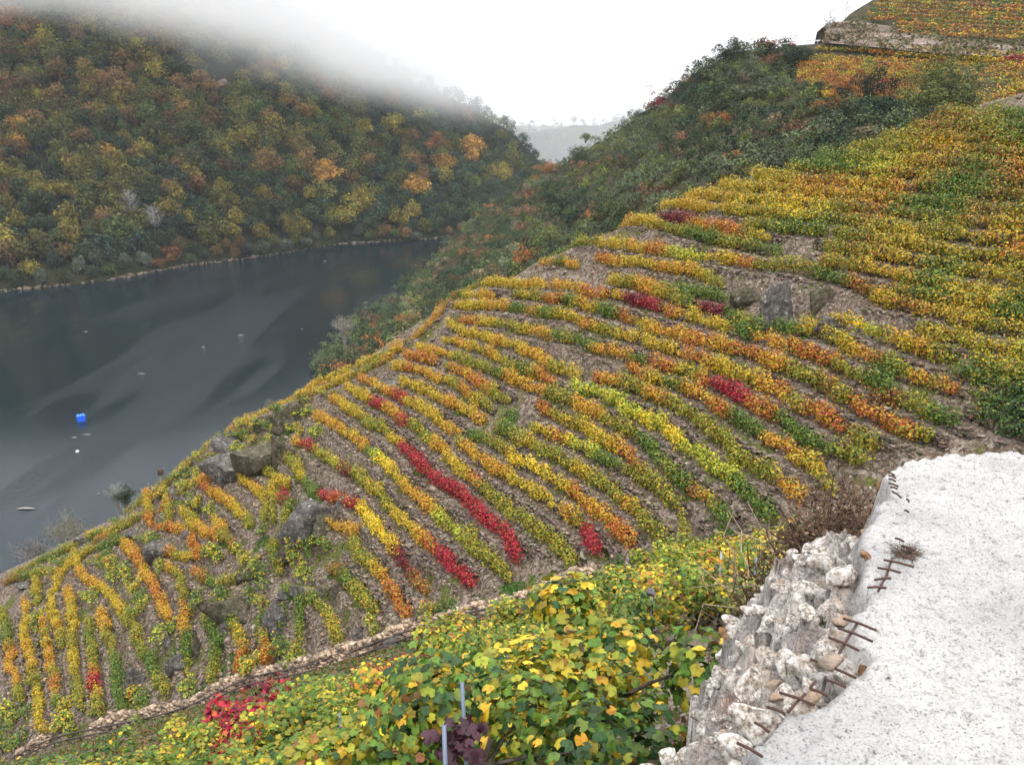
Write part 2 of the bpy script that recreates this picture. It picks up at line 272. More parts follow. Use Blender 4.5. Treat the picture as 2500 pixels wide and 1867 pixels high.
# crops used to trace rows: origin and scale in photo pixels
CR = {'1': (700, 850, .22604), '2': (900, 700, .22604), '3': (1300, 700, .22604), '4': (1000, 1073, .22604), '5': (1400, 1000, .22604), '6': (1700, 800, .27125),
      '7': (0, 1200, .27125), '8': (500, 1000, .27125), '9': (0, 1400, .28029), 'A': (1300, 400, .27125), 'B': (1900, 250, .27125), 'D': (1900, 650, .27125), 'Q': (0, 933, .56535), 'S': (0, 0, 1)}
def tr(spec):
    out = []
    for part in spec.split('|'):
        c, rest = part[0], part[1:]
        ox, oy, k = CR[c]
        for q in rest.split():
            a, b_ = q.split(','); out.append((ox+float(a)*k, oy+float(b_)*k))
    return np.array(out)
ROWS = [
 ("8450,570 600,680 720,760", "lly", "short olive yellow vine row just right of the perched boulders"),
 ("8330,710 450,770 540,880 560,1050", "yoyl", "short orange gold vine row below the perched boulders"),
 ("8620,800 640,900 610,1060", "yll", "stubby yellow green vine row beside the short orange gold one"),
 ("8720,870 760,960 740,1080", "cgl", "tiny vine row with a maroon head left of the stone outcrop"),
 ("8750,530 830,620 900,720 960,820 1000,900", "llygg", "green ended vine row right of the stone steps"),
 ("8820,380 960,420 1050,510 1180,580 1290,650", "ocllLp", "vine row with a crimson tuft near its upper end"),
 ("81110,870 1280,910 1400,1000 1480,1080 1600,1200 1680,1330 1760,1450 1860,1580 1950,1700", "crcYYYYppb", "pale yellow vine row between maroon ends above the gully"),
 ("81310,650 1450,750 1580,880 1680,1000 1800,1130 1920,1260 2050,1350|4350,1400 450,1450 540,1560 590,1640", "lllyllyyyorccc", "golden vine row that ends in bright red near the stone wall"),
 ("1330,860 470,880 600,1000 700,1060 800,1120", "ooooyo", "short thick orange vine row near the rocky spur top"),
 ("1840,1180 950,1250 1060,1370 1150,1480 1280,1620|4130,800 250,920 330,980 420,1050 560,1180 680,1300 800,1400 960,1530 1000,1600", "ogLYYyyooooLlLllll", "long vine row, yellow then orange then lime, left of the crimson row"),
 ("1510,650 620,720 750,800 850,890 960,960", "oyyyll", "short golden vine row left of the upper red streak"),
 ("11010,970 1130,1060 1250,1170 1330,1230 1400,1360 1520,1470 1650,1580 1790,1650|4500,720 620,800 740,900 850,1010 940,1120 1050,1220 1120,1350", "llyycccccccccccccc", "long crimson vine row running down the middle of the terraces"),
 ("1670,530 800,600 950,690 1080,760 1200,840 1290,900 1400,960 1500,1060 1600,1150 1620,1220|4350,200 420,330 500,430 560,490 680,580 800,680 900,800 1040,880 1150,980 1300,1090 1420,1170 1560,1280 1700,1370 1740,1470", "yyyyyccoooclllLooyyyrlllllllll", "long vine row with a red streak, first uphill of the crimson row"),
 ("1840,440 960,490 1080,560 1230,630 1350,720 1500,780 1600,870 1700,950 1800,1020", "royorcyyyyyo", "orange vine row starting at the grey crag on the spur"),
 ("11270,480 1400,540 1550,600 1700,680 1850,760 1980,830 2050,890", "yyyyyooyo", "gold vine row right of the grey crag"),
 ("11200,300 1350,320 1500,370 1640,430 1780,480 1900,570 1960,630 2030,680 2150,770", "yroooylryl", "orange and red vine row above the grey crag"),
 ("11320,170 1450,210 1560,250", "rrr", "short scarlet vine row high on the spur"),
 ("11750,310 1850,350 1980,410|21120,1120 1250,1190 1330,1280 1440,1350", "lroorroll", "orange vine row just right of the short scarlet one"),
 ("2560,760 700,800 850,840 1000,900 1150,960 1300,1010 1450,1080 1560,1140 1700,1230 1800,1250", "yooyllllgooo", "vine row from the spur edge ending beside a grassy patch"),
 ("2870,690 1000,730 1150,760 1280,830 1400,890 1520,960 1650,1040 1800,1080 1950,1150", "yooyloyllgor", "mixed gold vine row, second above the grassy patch"),
 ("2880,530 1020,610 1200,640 1370,690 1520,740 1640,790 1780,850 1900,930 1970,1000|3300,1040 400,1070", "yyyyyoyyooly", "curved golden vine row, third above the grassy patch"),
 ("21040,470 1180,500 1350,500 1500,540 1700,600 1850,630 1980,680 2120,690|3480,720 640,780 800,840 900,880 1050,910 1120,950", "rryylllyooglggooog", "vine row with an orange red head on the spur edge"),
 ("2950,310 1100,310 1300,320 1450,330 1640,360 1750,390 1950,420|3330,420 480,490 600,540 700,560 850,630 1000,680 1150,720 1300,770 1450,820 1540,860", "yyyyooggoglyyrylyyyyy", "vine row, gold then green then gold, starting at the pale crag"),
 ("21000,200 1150,190 1300,200", "gyyo", "tiny golden vine row at the spur edge above the pale crag"),
 ("21600,200 1750,210 1900,250 2050,270 2180,270|3440,290 600,350 780,400 900,440 1050,490 1200,570 1300,620 1420,640 1560,650 1700,710 1850,770 1940,800|6280,300 450,360 620,430 780,490 900,540 1020,610 1100,680 1250,740 1400,830 1550,950 1700,1030 1850,1080 1980,1150", "lyllrrgloyggrrlyoooroorroollblrrrl", "very long mixed vine row passing under two maroon vines"),
 ("21300,60 1550,80 1780,100 1950,110 2100,130|3300,130 450,150 580,200 700,210", "yyyyoyooyrr", "orange gold vine row ending in a scarlet vine on the spur"),
 ("3860,220 1000,260 1150,300 1300,340 1450,390 1550,450 1680,480 1850,520 2000,570 2150,630|6450,190 600,230 750,280 880,330 1000,390 1150,430 1250,490 1400,560 1550,620 1700,700", "yoppccgroyyyyggoorrrrllgg", "vine row with a big magenta clump at its left end"),
 ("3900,80 1050,100 1200,130 1300,190 1450,230 1600,290 1700,360", "yllooyllg", "olive vine row above the magenta clump"),
 ("31800,370 1900,400 2030,430", "ppp", "short dark maroon vine row beside the big outcrop"),
 ("32100,450 2180,480|6250,80 420,80 520,120", "ggllg", "green vine row at the foot of the big outcrop"),
 ("4540,170 640,250 750,340 880,420 1000,500 1100,570 1200,640 1340,730 1450,800 1600,900 1750,1010 1850,1120 1950,1220 1980,1310", "looooooyyyyyyolcc", "orange vine row turning gold then maroon at the wall"),
 ("4700,80 850,120 950,200 1060,290 1180,380 1300,450 1450,520 1580,610 1700,700 1850,800 1960,890 2050,960 2160,1050|5480,1440 560,1530", "gglllyYYYyyyrooorr", "vine row, bright yellow middle, scarlet end beside the wall"),
 ("4950,30 1100,80 1250,150 1400,230 1550,320 1700,420 1850,510 2000,600 2150,700|5450,1080 550,1150 650,1250 720,1330 850,1430 880,1530", "lgllyllllyylllolll", "olive vine row between the two scarlet ended rows and the lime one"),
 ("41330,20 1500,80 1620,140 1720,190 1850,240 2000,330 2150,420|5500,780 600,820 700,900 830,980 950,1050 1030,1140 1120,1240 1200,1330 1200,1440", "lyyrYLLLggllllllll", "pale lime vine row with one red vine in its upper part"),
 ("3130,1440 180,1520 300,1560 450,1620|5150,370 280,450 400,520 520,600 620,680 720,780", "rrlylyyyorrb", "vine row with red at both ends below the lime row"),
 ("3200,1290 350,1350 500,1420 620,1500 750,1560|5400,290 520,350 620,420 680,480 820,590 900,680 960,760 1020,860 1150,920 1200,1010 1300,1080 1450,1150 1550,1240 1580,1310", "lllloooollllgggglggbolg", "green brown vine row directly below the bright lime row"),
 ("3480,1220 620,1270 780,1310 900,1370 1000,1430 1100,1500 1200,1580|5900,320 1020,400 1100,480 1180,580 1320,640 1420,740 1550,820 1650,920 1750,1010 1850,1100 1950,1180 2000,1270", "LLLLLLLLYLYYLLLLLggg", "bright lime green vine row, the lightest on the slope"),
 ("3720,1130 850,1150 1000,1190 1150,1260 1300,1310 1400,1380 1520,1450 1650,1540 1800,1620|51470,400 1550,500 1680,600 1780,680 1900,770 2000,850 2100,900 2180,970|6820,1610", "roollloollllllllllloo", "olive vine row directly above the bright lime row"),
 ("31100,1050 1200,1110 1350,1150 1500,1200 1650,1270 1800,1330 1950,1420 2080,1510|6330,960 450,1030 580,1110 680,1180 800,1240 900,1320 1020,1380 1100,1460 1120,1550", "rryyglooorrgggoooyyl", "vine row with an orange head, second above the bright lime row"),
 ("31420,990 1520,1040 1650,1040 1780,1120 1900,1190 2020,1260 2150,1310|6400,780 470,800 560,880 650,930 740,990 850,1080 960,1150 1100,1200 1250,1260 1400,1310", "rrylyrccccrrrgggggll", "vine row carrying the magenta clump in the middle right"),
 ("31740,900 1850,970 1980,1010 2120,1070|6480,600 600,650 720,700 820,790 920,890 1050,900 1150,960 1220,1050 1350,1100 1480,1160", "rryyyyyorolrrrbl", "orange red vine row above the one with the magenta clump"),
 ("61030,150 1150,220 1300,280 1400,350 1550,420 1700,470", "yylyyobl", "gold vine row right of the big outcrop"),
 ("6780,130 850,120 920,160", "ggl", "small green vine row hugging the big outcrop"),
 ("61250,90 1400,110 1550,170 1650,210 1800,290 1950,360 2100,400", "yyYLloyol", "bright yellow green vine row right of the big outcrop"),
 ("61650,800 1800,820 1950,880 2100,950 2212,1000", "bbllgg", "dull brown green vine row near the path end"),
 ("61750,560 1900,600 2050,620 2150,660 2212,700", "glolr", "vine row just above the dull brown one at right"),
 ("9100,740 120,900 150,1050 190,1180", "rool", "leftmost vine row with a red head"),
 ("9230,340 220,500 230,620 270,740 290,850 310,980 350,1120 370,1300 360,1420", "oyyyyoyollyyy", "long golden vine row, second from the left edge"),
 ("9390,530 410,640 430,760 440,860 480,960 500,1090 540,1230", "olyooolrog", "orange patched vine row, third from the left edge"),
 ("7330,830 350,950 350,1060", "lyl", "short yellow green vine row by the pale stones at far left"),
 ("7680,680 640,740 560,850|9480,200 460,330 490,450 530,560 560,660", "yyyyyyyol", "wavy golden vine row left of the bright gold one"),
 ("9590,220 640,330 640,440 670,560 640,740 640,850 670,980 700,1090 730,1250", "ooyyylyylll", "bright gold headed vine row in the lower left"),
 ("9790,500 800,640 820,800 840,950 850,1080 870,1230", "llglllrcol", "green vine row with a small red vine near its foot"),
 ("9900,440 940,580 980,700 1010,850 1040,1000 1060,1150 1080,1240", "oolllgggg", "green vine row right of the one with the small red vine"),
 ("7700,650 710,790|9760,120 850,160 950,240 1040,370 1120,480 1210,590 1230,720 1310,850 1370,950 1410,1090", "yyooooyyyyllllggl", "long curving orange to green vine row in the lower left"),
 ("71150,560 1230,660 1290,780|91330,160 1380,270 1430,380 1470,460", "oorryorroo", "thin orange vine row below the flat topped rock"),
 ("91490,50 1580,130 1620,250 1600,400 1620,500 1640,650 1640,800 1620,920", "ollllbooggl", "brownish vine row between grey rocks in the lower left"),
 ("91800,500 1880,600 1900,720 1880,850 1850,960", "lggggl", "green vine row running down to the stone wall"),
 ("92010,450 2060,580 2110,700 2080,830 2090,880", "gglylrr", "green vine row with a rusty foot beside the wall"),
 ("Q1140,1090 1140,1160 1150,1230", "glr", "small vine row ending in a red vine at the wall"),
 ("Q1300,990 1290,1090 1290,1190", "ggl", "short green vine row below the grey rock face"),
 ("Q1240,950 1350,980 1420,1060 1455,1150", "gglgllyl", "curved green vine row around the grey rock face"),
 ("Q1440,870 1500,900 1560,980 1610,1020", "bglll", "short lime vine row right of the tall grey rock"),
 ("Q1540,770 1600,840 1660,900 1720,980 1745,1050", "lllyorrrr", "vine row turning scarlet next to the gully"),
 ("Q880,480 960,540 1020,590 1080,650", "rroooyyl", "orange red vine row left of centre on the rocky spur"),
 ("Q1440,660 1520,690", "oo", "lone pair of orange vines on the stony patch"),
 ("Q1170,750 1190,800 1210,860", "lgl", "short olive vine row on the rocky patch"),
 ("Q1340,720 1335,790", "gg", "lone green vine clump beside the grey outcrop"),
 ("Q940,640 980,700 1000,760", "yolb", "short yellow vine row above the brown hollow"),
 ("Q700,770 760,780 820,800", "orly", "orange vine row beneath the flat topped rock"),
 ("Q690,670 730,665 790,680", "rro", "fiery orange vines on top of the flat topped rock"),
 ("Q840,650 890,690 950,720", "yoor", "gold and red vine row right of the flat topped rock"),
 ("Q830,710 845,750 860,790", "rrr", "rusty red vine clump right of the flat topped rock"),
 ("Q640,510 645,570 650,640", "oyr", "orange vine row near the river edge of the spur"),
 ("Q720,560 740,600 730,650", "yll", "yellow vine row near the river edge of the spur"),
 ("Q860,870 900,900 940,920 1020,900", "rbgll", "mixed rusty vine row in the rocky hollow"),
 ("Q800,600 840,630", "yl", "small yellow vine clump by the grey slabs"),
 ("Q480,680 560,740 590,800", "lgor", "green vine row with a rusty end on the lower spur"),
 ("Q330,800 400,760 470,740", "ylg", "yellow green vine row along the lower spur shoulder"),
 ("Q400,690 430,680", "yy", "single small yellow vine pair by pale stones"),
 ("1-20,590 200,510 400,440 600,370 800,270 1000,200 1200,130", "yooyyyyylo", "golden hedge of vines along the spur edge above the river"),
 ("1300,570 500,490 700,410 900,330 1100,230", "yyyyllo", "inner golden vine row along the spur edge"),
 ("1-60,640 30,610 150,590", "yoy", "short orange vine row at the head of the rocky spur"),
 ("S555,1085 590,1050 640,1020", "ooy", "orange vine clump beside the perched boulders"),
 ("S520,1105 470,1140 430,1180 380,1225 320,1265", "ylyyloll", "yellow green vine row along the river edge below the boulders"),
 ("S560,1190 500,1190 450,1215 400,1260", "lyrylr", "second vine row in from the river edge with a red vine"),
 ("S330,1290 260,1315 190,1350 110,1385 40,1420", "llgllgll", "low green vine row along the lower river edge"),
 ("S360,1275 300,1310 240,1340 180,1385", "llyrgl", "olive vine row beside the loose pale stones"),
 ("S20,1440 70,1425 120,1410", "bgl", "small dull green vine row at the far left edge"),
 ("S10,1510 20,1570 30,1650", "lgo", "dim green vine row cut by the left edge of the photo"),
 ("2330,730 500,660 560,600|2700,450 750,370", "oloooo", "orange vine clumps stepping up the spur edge"),
 ("2850,270 920,200 1050,130 1160,60", "ybboll", "brownish vine row at the notch of the spur edge"),
 ("A250,820 400,750 600,680 800,570 950,500 1150,430 1300,350 1500,300 1700,230 1900,170 2100,110", "gllbblrlbbblbbrlbyly", "brown gold hedge of vines on the skyline edge of the slope"),
 ("A60,920 250,860 400,800", "lgg", "green vine row tucked under the skyline hedge"),
 ("A100,1000 250,960 350,1000", "ogo", "orange green vine row left of the scarlet vine on the spur"),
 ("A400,790 650,810 850,850 1050,880 1250,910 1450,960 1650,960 1850,1000 2100,1060|D100,120 300,190 500,240 700,320 850,400 1000,480 1200,500 1400,560 1550,620 1700,680 1950,720 2200,760", "lllyyyoyrrLLLyyorllllggbbyboyyly", "long vine row with pale lime part above the big outcrop"),
 ("A600,950 750,1000 950,990 1150,1040 1350,1060 1550,1130 1650,1200", "royyooyl", "orange gold vine row left of the big outcrop"),
 ("A750,1150 950,1200 1150,1250 1350,1290 1500,1280 1650,1310", "yloolggg", "green gold vine row just above the maroon vines"),
 ("A850,600 1100,640 1250,690 1400,740 1600,790 1850,850 2100,900", "oyyllggllg", "olive vine row passing under the purple vines"),
 ("A1180,580 1300,600 1450,660 1650,680 1850,740 2100,790", "ppporrrly", "vine row with a dark purple clump and a scarlet clump"),
]
def resample(P, step):
    P = np.asarray(P, float); d = np.r_[0, np.cumsum(np.linalg.norm(np.diff(P, axis=0), axis=1))]
    n = max(2, int(d[-1]/step)+1); q = np.linspace(0, d[-1], n); return np.stack([np.interp(q, d, P[:, i]) for i in range(P.shape[1])], -1), q
def smooth_line(P, it=2):
    for _ in range(it):
        Q = P.copy(); Q[1:-1] = (P[:-2]+2*P[1:-1]+P[2:])/4; P = Q
    return P
rows = []
for spec, cc, lab in ROWS:
    p = tr(spec); P = flank_hit(p[:, 0], p[:, 1], -.55); P, q = resample(P, .5); P = smooth_line(P, 4)
    ea, eb = unit(P[0]-P[min(3, len(P)-1)]), unit(P[-1]-P[max(-4, -len(P))]); P = np.concatenate([[P[0]+ea*.7], P, [P[-1]+eb*.8]])
    rows.append(dict(P=P[:, :2], c=cc, lab=lab))
# upper right: rows follow the contours from the right-hand edge to the skyline
GRIDC = {300: {2300: 'b', 2400: 'l', 2500: 'g', 2600: 'g'}, 350: {2100: 'l', 2200: 'l', 2300: 'o', 2400: 'b', 2500: 'l', 2600: 'l'},
 400: {2000: 'g', 2060: 'g', 2150: 'L', 2250: 'o', 2300: 'b', 2400: 'g', 2480: 'r', 2600: 'b'},
 450: {1800: 'y', 1900: 'y', 2000: 'r', 2080: 'o', 2150: 'y', 2190: 'r', 2300: 'g', 2400: 'g', 2440: 'b', 2500: 'b', 2600: 'o'},
 500: {1600: 'y', 1700: 'o', 1800: 'y', 1900: 'y', 1960: 'Y', 2040: 'l', 2140: 'r', 2200: 'g', 2300: 'g', 2400: 'b', 2500: 'l'},
 550: {1500: 'l', 1600: 'o', 1700: 'y', 1800: 'l', 1900: 'g', 2000: 'g', 2100: 'l', 2200: 'y', 2300: 'l', 2420: 'o', 2500: 'y'},
 600: {1400: 'g', 1500: 'l', 1600: 'g', 1700: 'l', 1800: 'l', 1900: 'l', 1960: 'y', 2050: 'l', 2130: 'b', 2200: 'y', 2300: 'y', 2400: 'l', 2500: 'r'},
 650: {1900: 'r', 1980: 'r', 2050: 'l', 2120: 'o', 2180: 'o', 2300: 'g', 2400: 'y', 2500: 'l'},
 700: {1900: 'l', 2000: 'l', 2100: 'l', 2180: 'o', 2250: 'g', 2350: 'y', 2450: 'y', 2550: 'g'},
 750: {2000: 'l', 2130: 'g', 2200: 'l', 2300: 'l', 2370: 'o', 2450: 'g', 2550: 'g'},
 800: {2050: 'y', 2130: 'g', 2200: 'l', 2300: 'y', 2400: 'y', 2500: 'l'}, 850: {2060: 'y', 2150: 'Y', 2250: 'o', 2350: 'l', 2450: 'y', 2550: 'L'},
 900: {2100: 'o', 2180: 'y', 2240: 'o', 2300: 'g', 2380: 'g', 2450: 'l', 2550: 'l'}, 950: {2150: 'g', 2220: 'l', 2280: 'r', 2350: 'l', 2420: 'g', 2500: 'G', 2600: 'G'},
 1000: {2150: 'b', 2250: 'b', 2300: 'r', 2380: 'g', 2450: 'G', 2600: 'G'}}
_gp = np.array([(x, y) for y in GRIDC for x in GRIDC[y]], float); _gc = np.array([GRIDC[y][x] for y in GRIDC for x in GRIDC[y]])
def gridcode(px, py):
    px = px+rng.normal(0, 34, px.shape); py = py+rng.normal(0, 15, py.shape)
    d = (px[:, None]-_gp[None, :, 0])**2+((py[:, None]-_gp[None, :, 1])*1.6)**2; c = _gc[np.argmin(d, 1)].copy(); u = rng.random(len(c)); c[(c == 'o')&(u < .45)] = 'y'; c[(c == 'b')&(u < .4)] = 'l'; c[(c == 'r')&(u < .2)] = 'o'; c[(c == 'y')&(u > .75)] = 'l'; return c
ORD = 'first second third fourth fifth sixth seventh eighth ninth tenth eleventh twelfth thirteenth fourteenth fifteenth sixteenth seventeenth eighteenth nineteenth twentieth'.split()
CN = {'y': 'golden', 'o': 'orange', 'r': 'red orange', 'c': 'crimson', 'p': 'purple', 'g': 'green', 'l': 'yellow green', 'L': 'lime', 'Y': 'bright yellow', 'b': 'brownish', 'G': 'dark green'}
_rx = _r[:, 0]; _ry = _r[:, 1]
sy = [322, 352, 384, 417, 451, 486, 522, 560, 600, 642, 686, 731, 777, 822, 868, 918, 965, 1010, 1060, 1115]
for i, y0 in enumerate(sy):
    x, y = 2640., float(y0)+(y0-285)*.06; pts = [(x, y)]; xmin = 1350
    if y0 > 600: xmin = 1500
    if y0 > 700: xmin = 2010
    if y0 > 850: xmin = 2250
    if y0 > 1000: xmin = 2330
    if y0 > 1030: xmin = 2170
    while x > xmin:
        s = (y-285)/(x-339.)*(.35+.65*np.clip((x-1300)/1200, 0, 1)); x -= 20; y -= 20*s; pts.append((x, y))
        if y < np.interp(x, _rx, _ry)+22: break
    pts = np.array(pts[::-1]); P = flank_hit(pts[:, 0], pts[:, 1], -.55)
    # leave out what a traced row already covers
    keep = np.ones(len(P), bool)
    for r in rows:
        dd = np.min(np.hypot(P[:, None, 0]-r['P'][None, ::2, 0], P[:, None, 1]-r['P'][None, ::2, 1]), 1); keep &= dd > .75
    runs = []; cur = []
    for k in range(len(P)):
        if keep[k]: cur.append(k)
        else:
            if len(cur) > 6: runs.append(cur)
            cur = []
    if len(cur) > 6: runs.append(cur)
    for j, ru in enumerate(runs):
        Q, q = resample(P[ru][:, :2], .5)
        part = '' if len(runs) == 1 else (', left part', ', right part', ', far right part', ', last part')[j]
        rows.append(dict(P=Q, c=None, lab='%s vine row down from the top right skyline edge%s' % (ORD[i], part)))
# ---- ground mesh
gx = np.unique(np.concatenate([np.arange(-150, -40, 1.5), np.arange(-40, 60, .28), np.arange(60, 140, 1.5)]))
gy = np.unique(np.concatenate([np.arange(-25, 2, 1.), np.arange(2, 30, .3), np.arange(30, 100, .28), np.arange(100, 190, 1.5)]))
X, Y = np.meshgrid(gx, gy, indexing='ij'); Zg = ground_z0(X, Y); isfl = flank_z(X, Y) > near_z(X, Y)
off = np.zeros(X.shape); best = np.full(X.shape, 9., )
for r in rows:
    P = r['P']; T = np.gradient(P, axis=0); T /= np.linalg.norm(T, axis=1)[:, None]+1e-9
    Nn = np.stack([-T[:, 1], T[:, 0]], -1); Nn *= np.sign((Nn@nv))[:, None]; r['N'] = Nn; r['T'] = T
    x0, y0 = P.min(0)-2; x1, y1 = P.max(0)+2
    ia, ib = np.searchsorted(gx, [x0, x1]); ja, jb = np.searchsorted(gy, [y0, y1])
    sub = np.stack([X[ia:ib, ja:jb].ravel(), Y[ia:ib, ja:jb].ravel()], -1)
    if not len(sub): continue
    bd = np.full(len(sub), 9.); bq = np.zeros(len(sub))
    for a in range(0, len(sub), 20000):
        s = sub[a:a+20000]; D = s[:, None]-P[None]; d2 = (D**2).sum(-1); k = d2.argmin(1)
        bd[a:a+20000] = np.sqrt(d2[np.arange(len(s)), k]); bq[a:a+20000] = (D[np.arange(len(s)), k]*Nn[k]).sum(-1)
    shp = X[ia:ib, ja:jb].shape; bd = bd.reshape(shp); bq = bq.reshape(shp)
    m = bd < best[ia:ib, ja:jb]
    o_ = -K0*.85*np.clip(bq, -.62, .62)*np.clip((1.7-bd)/1.0, 0, 1)
    best[ia:ib, ja:jb] = np.where(m, bd, best[ia:ib, ja:jb]); off[ia:ib, ja:jb] = np.where(m, o_, off[ia:ib, ja:jb])
nz = fbm(X*.25, Y*.25, 4)*np.where(isfl, .9, .5)*np.clip(best/1.2, .2, 1)+fbm(X*1.7+5, Y*1.7, 3)*.18
nearcam = np.clip((np.hypot(X, Y)-3)/6, 0.15, 1)
Zg = Zg+np.where(isfl, off, 0)+nz*nearcam
Zg = np.maximum(Zg, -86)
Vg = np.stack([X, Y, Zg+H], -1)
me = mesh('hillside', Vg.reshape(-1, 3), grid_faces(len(gx), len(gy))[:, ::-1], None, M_soil, True)
tag(ob('hillside', me), 'terraced stony hillside falling to the river', 'hillside', kind='structure')
def gz(x, y):
    x = np.asarray(x, float); y = np.asarray(y, float)
    i = np.clip(np.searchsorted(gx, x)-1, 0, len(gx)-2); j = np.clip(np.searchsorted(gy, y)-1, 0, len(gy)-2)
    fx = np.clip((x-gx[i])/(gx[i+1]-gx[i]), 0, 1); fy = np.clip((y-gy[j])/(gy[j+1]-gy[j]), 0, 1)
    return (Zg[i, j]*(1-fx)*(1-fy)+Zg[i+1, j]*fx*(1-fy)+Zg[i, j+1]*(1-fx)*fy+Zg[i+1, j+1]*fx*fy)+H
# riverbed sheet and river
S = 9000
me = mesh('riverbed', [(-S, -S, -7), (S, -S, -7), (S, S, -7), (-S, S, -7)], np.array([[0, 1, 2, 3]]), None, M_bank)
tag(ob('ground', me), 'bed and lowland under and around the river', 'ground', kind='structure')
m, nt, b = newmat('river_water'); tc = N(nt, 'ShaderNodeNewGeometry').outputs['Position']
mp = N(nt, 'ShaderNodeMapping'); mp.inputs['Rotation'].default_value = (0, 0, R(-38)); mp.inputs['Scale'].default_value = (1, .16, 1); nt.links.new(tc, mp.inputs['Vector'])
nA = noise(nt, .022, 4, .55, mp.outputs[0]); rA = ramp(nt, [(.47, (0, 0, 0)), (.60, (1, 1, 1))]); nt.links.new(nA.outputs[0], rA.inputs[0])
n1 = noise(nt, 1.1, 4, .7, tc); n2 = noise(nt, .25, 3, .6, tc)
bs = N(nt, 'ShaderNodeMath', operation='MULTIPLY_ADD'); nt.links.new(rA.outputs[0], bs.inputs[0]); bs.inputs[1].default_value = .62; bs.inputs[2].default_value = .06
bp = N(nt, 'ShaderNodeBump'); bp.inputs['Distance'].default_value = .35; nt.links.new(bs.outputs[0], bp.inputs['Strength']); nt.links.new(n1.outputs[0], bp.inputs['Height'])
nt.links.new(bp.outputs[0], b.inputs['Normal']); b.inputs['Base Color'].default_value = (.007, .014, .018, 1); b.inputs['Roughness'].default_value = .08; b.inputs['IOR'].default_value = 1.33
b.inputs['Specular IOR Level'].default_value = .5; b.inputs['Specular Tint'].default_value = (.55, .74, 1, 1)
M_water = m
me = mesh('river', [(-2500, -600, 0), (2500, -600, 0), (2500, 3500, 0), (-2500, 3500, 0)], np.array([[0, 1, 2, 3]]), None, M_water)
tag(ob('river', me), 'dark calm river below the slopes', 'river', kind='structure')

# ---- far terrain as lattices between a lower and an upper line, depth from an inverse-distance field
def rbf(ctrl):
    c = np.array(ctrl, float); P = c[:, :2]/1000; v = 1/c[:, 2]; n = len(c)
    def K(r): return np.where(r > 0, r*r*np.log(r+1e-12), 0)
    A = np.zeros((n+3, n+3)); A[:n, :n] = K(np.linalg.norm(P[:, None]-P[None], axis=-1))+np.eye(n)*1e-4
    A[:n, n] = 1; A[:n, n+1:] = P; A[n, :n] = 1; A[n+1:, :n] = P.T
    wts = np.linalg.solve(A, np.r_[v, 0, 0, 0])
    def f(px, py):
        q = np.stack([np.ravel(px), np.ravel(py)], -1)/1000; D = K(np.linalg.norm(q[:, None]-P[None], axis=-1))
        r = D@wts[:n]+wts[n]+q@wts[n+1:]; return (1/np.clip(r, 1/2500, 1/20)).reshape(np.shape(px))
    return f
def lattice(low, high, f, nu, nvv, amp, sc, back=6, backstep=(12., 9.), under=0, ampx=1e9):
    L = np.array(low, float); T = np.array(high, float)
    x = np.linspace(0, 1, nu)
    def par(A):
        d = np.r_[0, np.cumsum(np.hypot(*np.diff(A, axis=0).T))]; d /= d[-1]; return np.stack([np.interp(x, d, A[:, 0]), np.interp(x, d, A[:, 1])], -1)
    L, T = par(L), par(T); v = np.linspace(0, 1, nvv)[None, :, None]
    G = L[:, None]*(1-v)+T[:, None]*v; P = unproj(G[..., 0], G[..., 1], f(G[..., 0], G[..., 1]))
    n = fbm(P[..., 0]*sc, P[..., 1]*sc+P[..., 2]*sc*.7, 5); fade = np.minimum(1, v[..., 0]*6)
    fade = fade*np.clip((ampx-G[..., 0])/200, .06, 1)
    P[..., 2] += n*amp*fade; P[..., 1] += n*amp*.5*fade
    ext = []
    top = P[:, -1]; out = unit(np.stack([top[:, 0], top[:, 1], 0*top[:, 0]], -1))
    for i in range(1, back+1): e = top+out*backstep[0]*i*i*.5; e[:, 2] -= backstep[1]*(i-1)*i*.35+1.0; ext.append(e)
    low_ = []
    bot = P[:, 0]; ob_ = unit(np.stack([bot[:, 0], bot[:, 1], 0*bot[:, 0]], -1))
    for i in range(under, 0, -1): e = bot-ob_*3.*i; e[:, 2] = e[:, 2]-9.*i*i; low_.append(np.maximum(e, [-1e9, -1e9, -6.9]))
    return G, P, np.concatenate([np.stack(low_, 1)] * (under > 0)+[P]+[np.stack(ext, 1)], 1)
shore = [(-260, 748), (0, 712), (130, 700), (270, 683), (450, 650), (600, 632), (700, 617), (820, 597), (940, 590), (1040, 585), (1110, 577), (1240, 562)]
crest = [(-320, -130, 600), (-100, -130, 640), (150, -120, 670), (400, -90, 690), (640, -20, 705), (800, 75, 720), (900, 135, 735), (1000, 190, 750), (1100, 248, 765), (1190, 292, 790), (1260, 340, 820), (1370, 440, 860)]
cF = [(x, y, float(water_Z(x, y))) for x, y in shore]+[c for c in crest]
fF = rbf(cF)
G_far, P_far, L_far = lattice(shore, [(c[0], c[1]) for c in crest], fF, 150, 70, 16, .02, under=1)
me = mesh('far_hillside', L_far.reshape(-1, 3), grid_faces(*L_far.shape[:2])[:, ::-1], None, M_forestfloor, True)
tag(ob('far_hillside', me), 'steep wooded hillside across the river', 'hillside', kind='structure')
cR = [(1180, 300, 1300), (1300, 320, 1400), (1420, 300, 1500), (1600, 250, 1600), (1180, 560, 1000), (1600, 560, 1100)]
fR = rbf(cR)
G_r, P_r, L_r = lattice([(1050, 600), (1700, 600)], [(1080, 290), (1200, 305), (1300, 318), (1450, 300), (1700, 250)], fR, 60, 25, 30, .01, under=1)
me = mesh('distant_hill', L_r.reshape(-1, 3), grid_faces(*L_r.shape[:2])[:, ::-1], None, M_forestfloor, True)
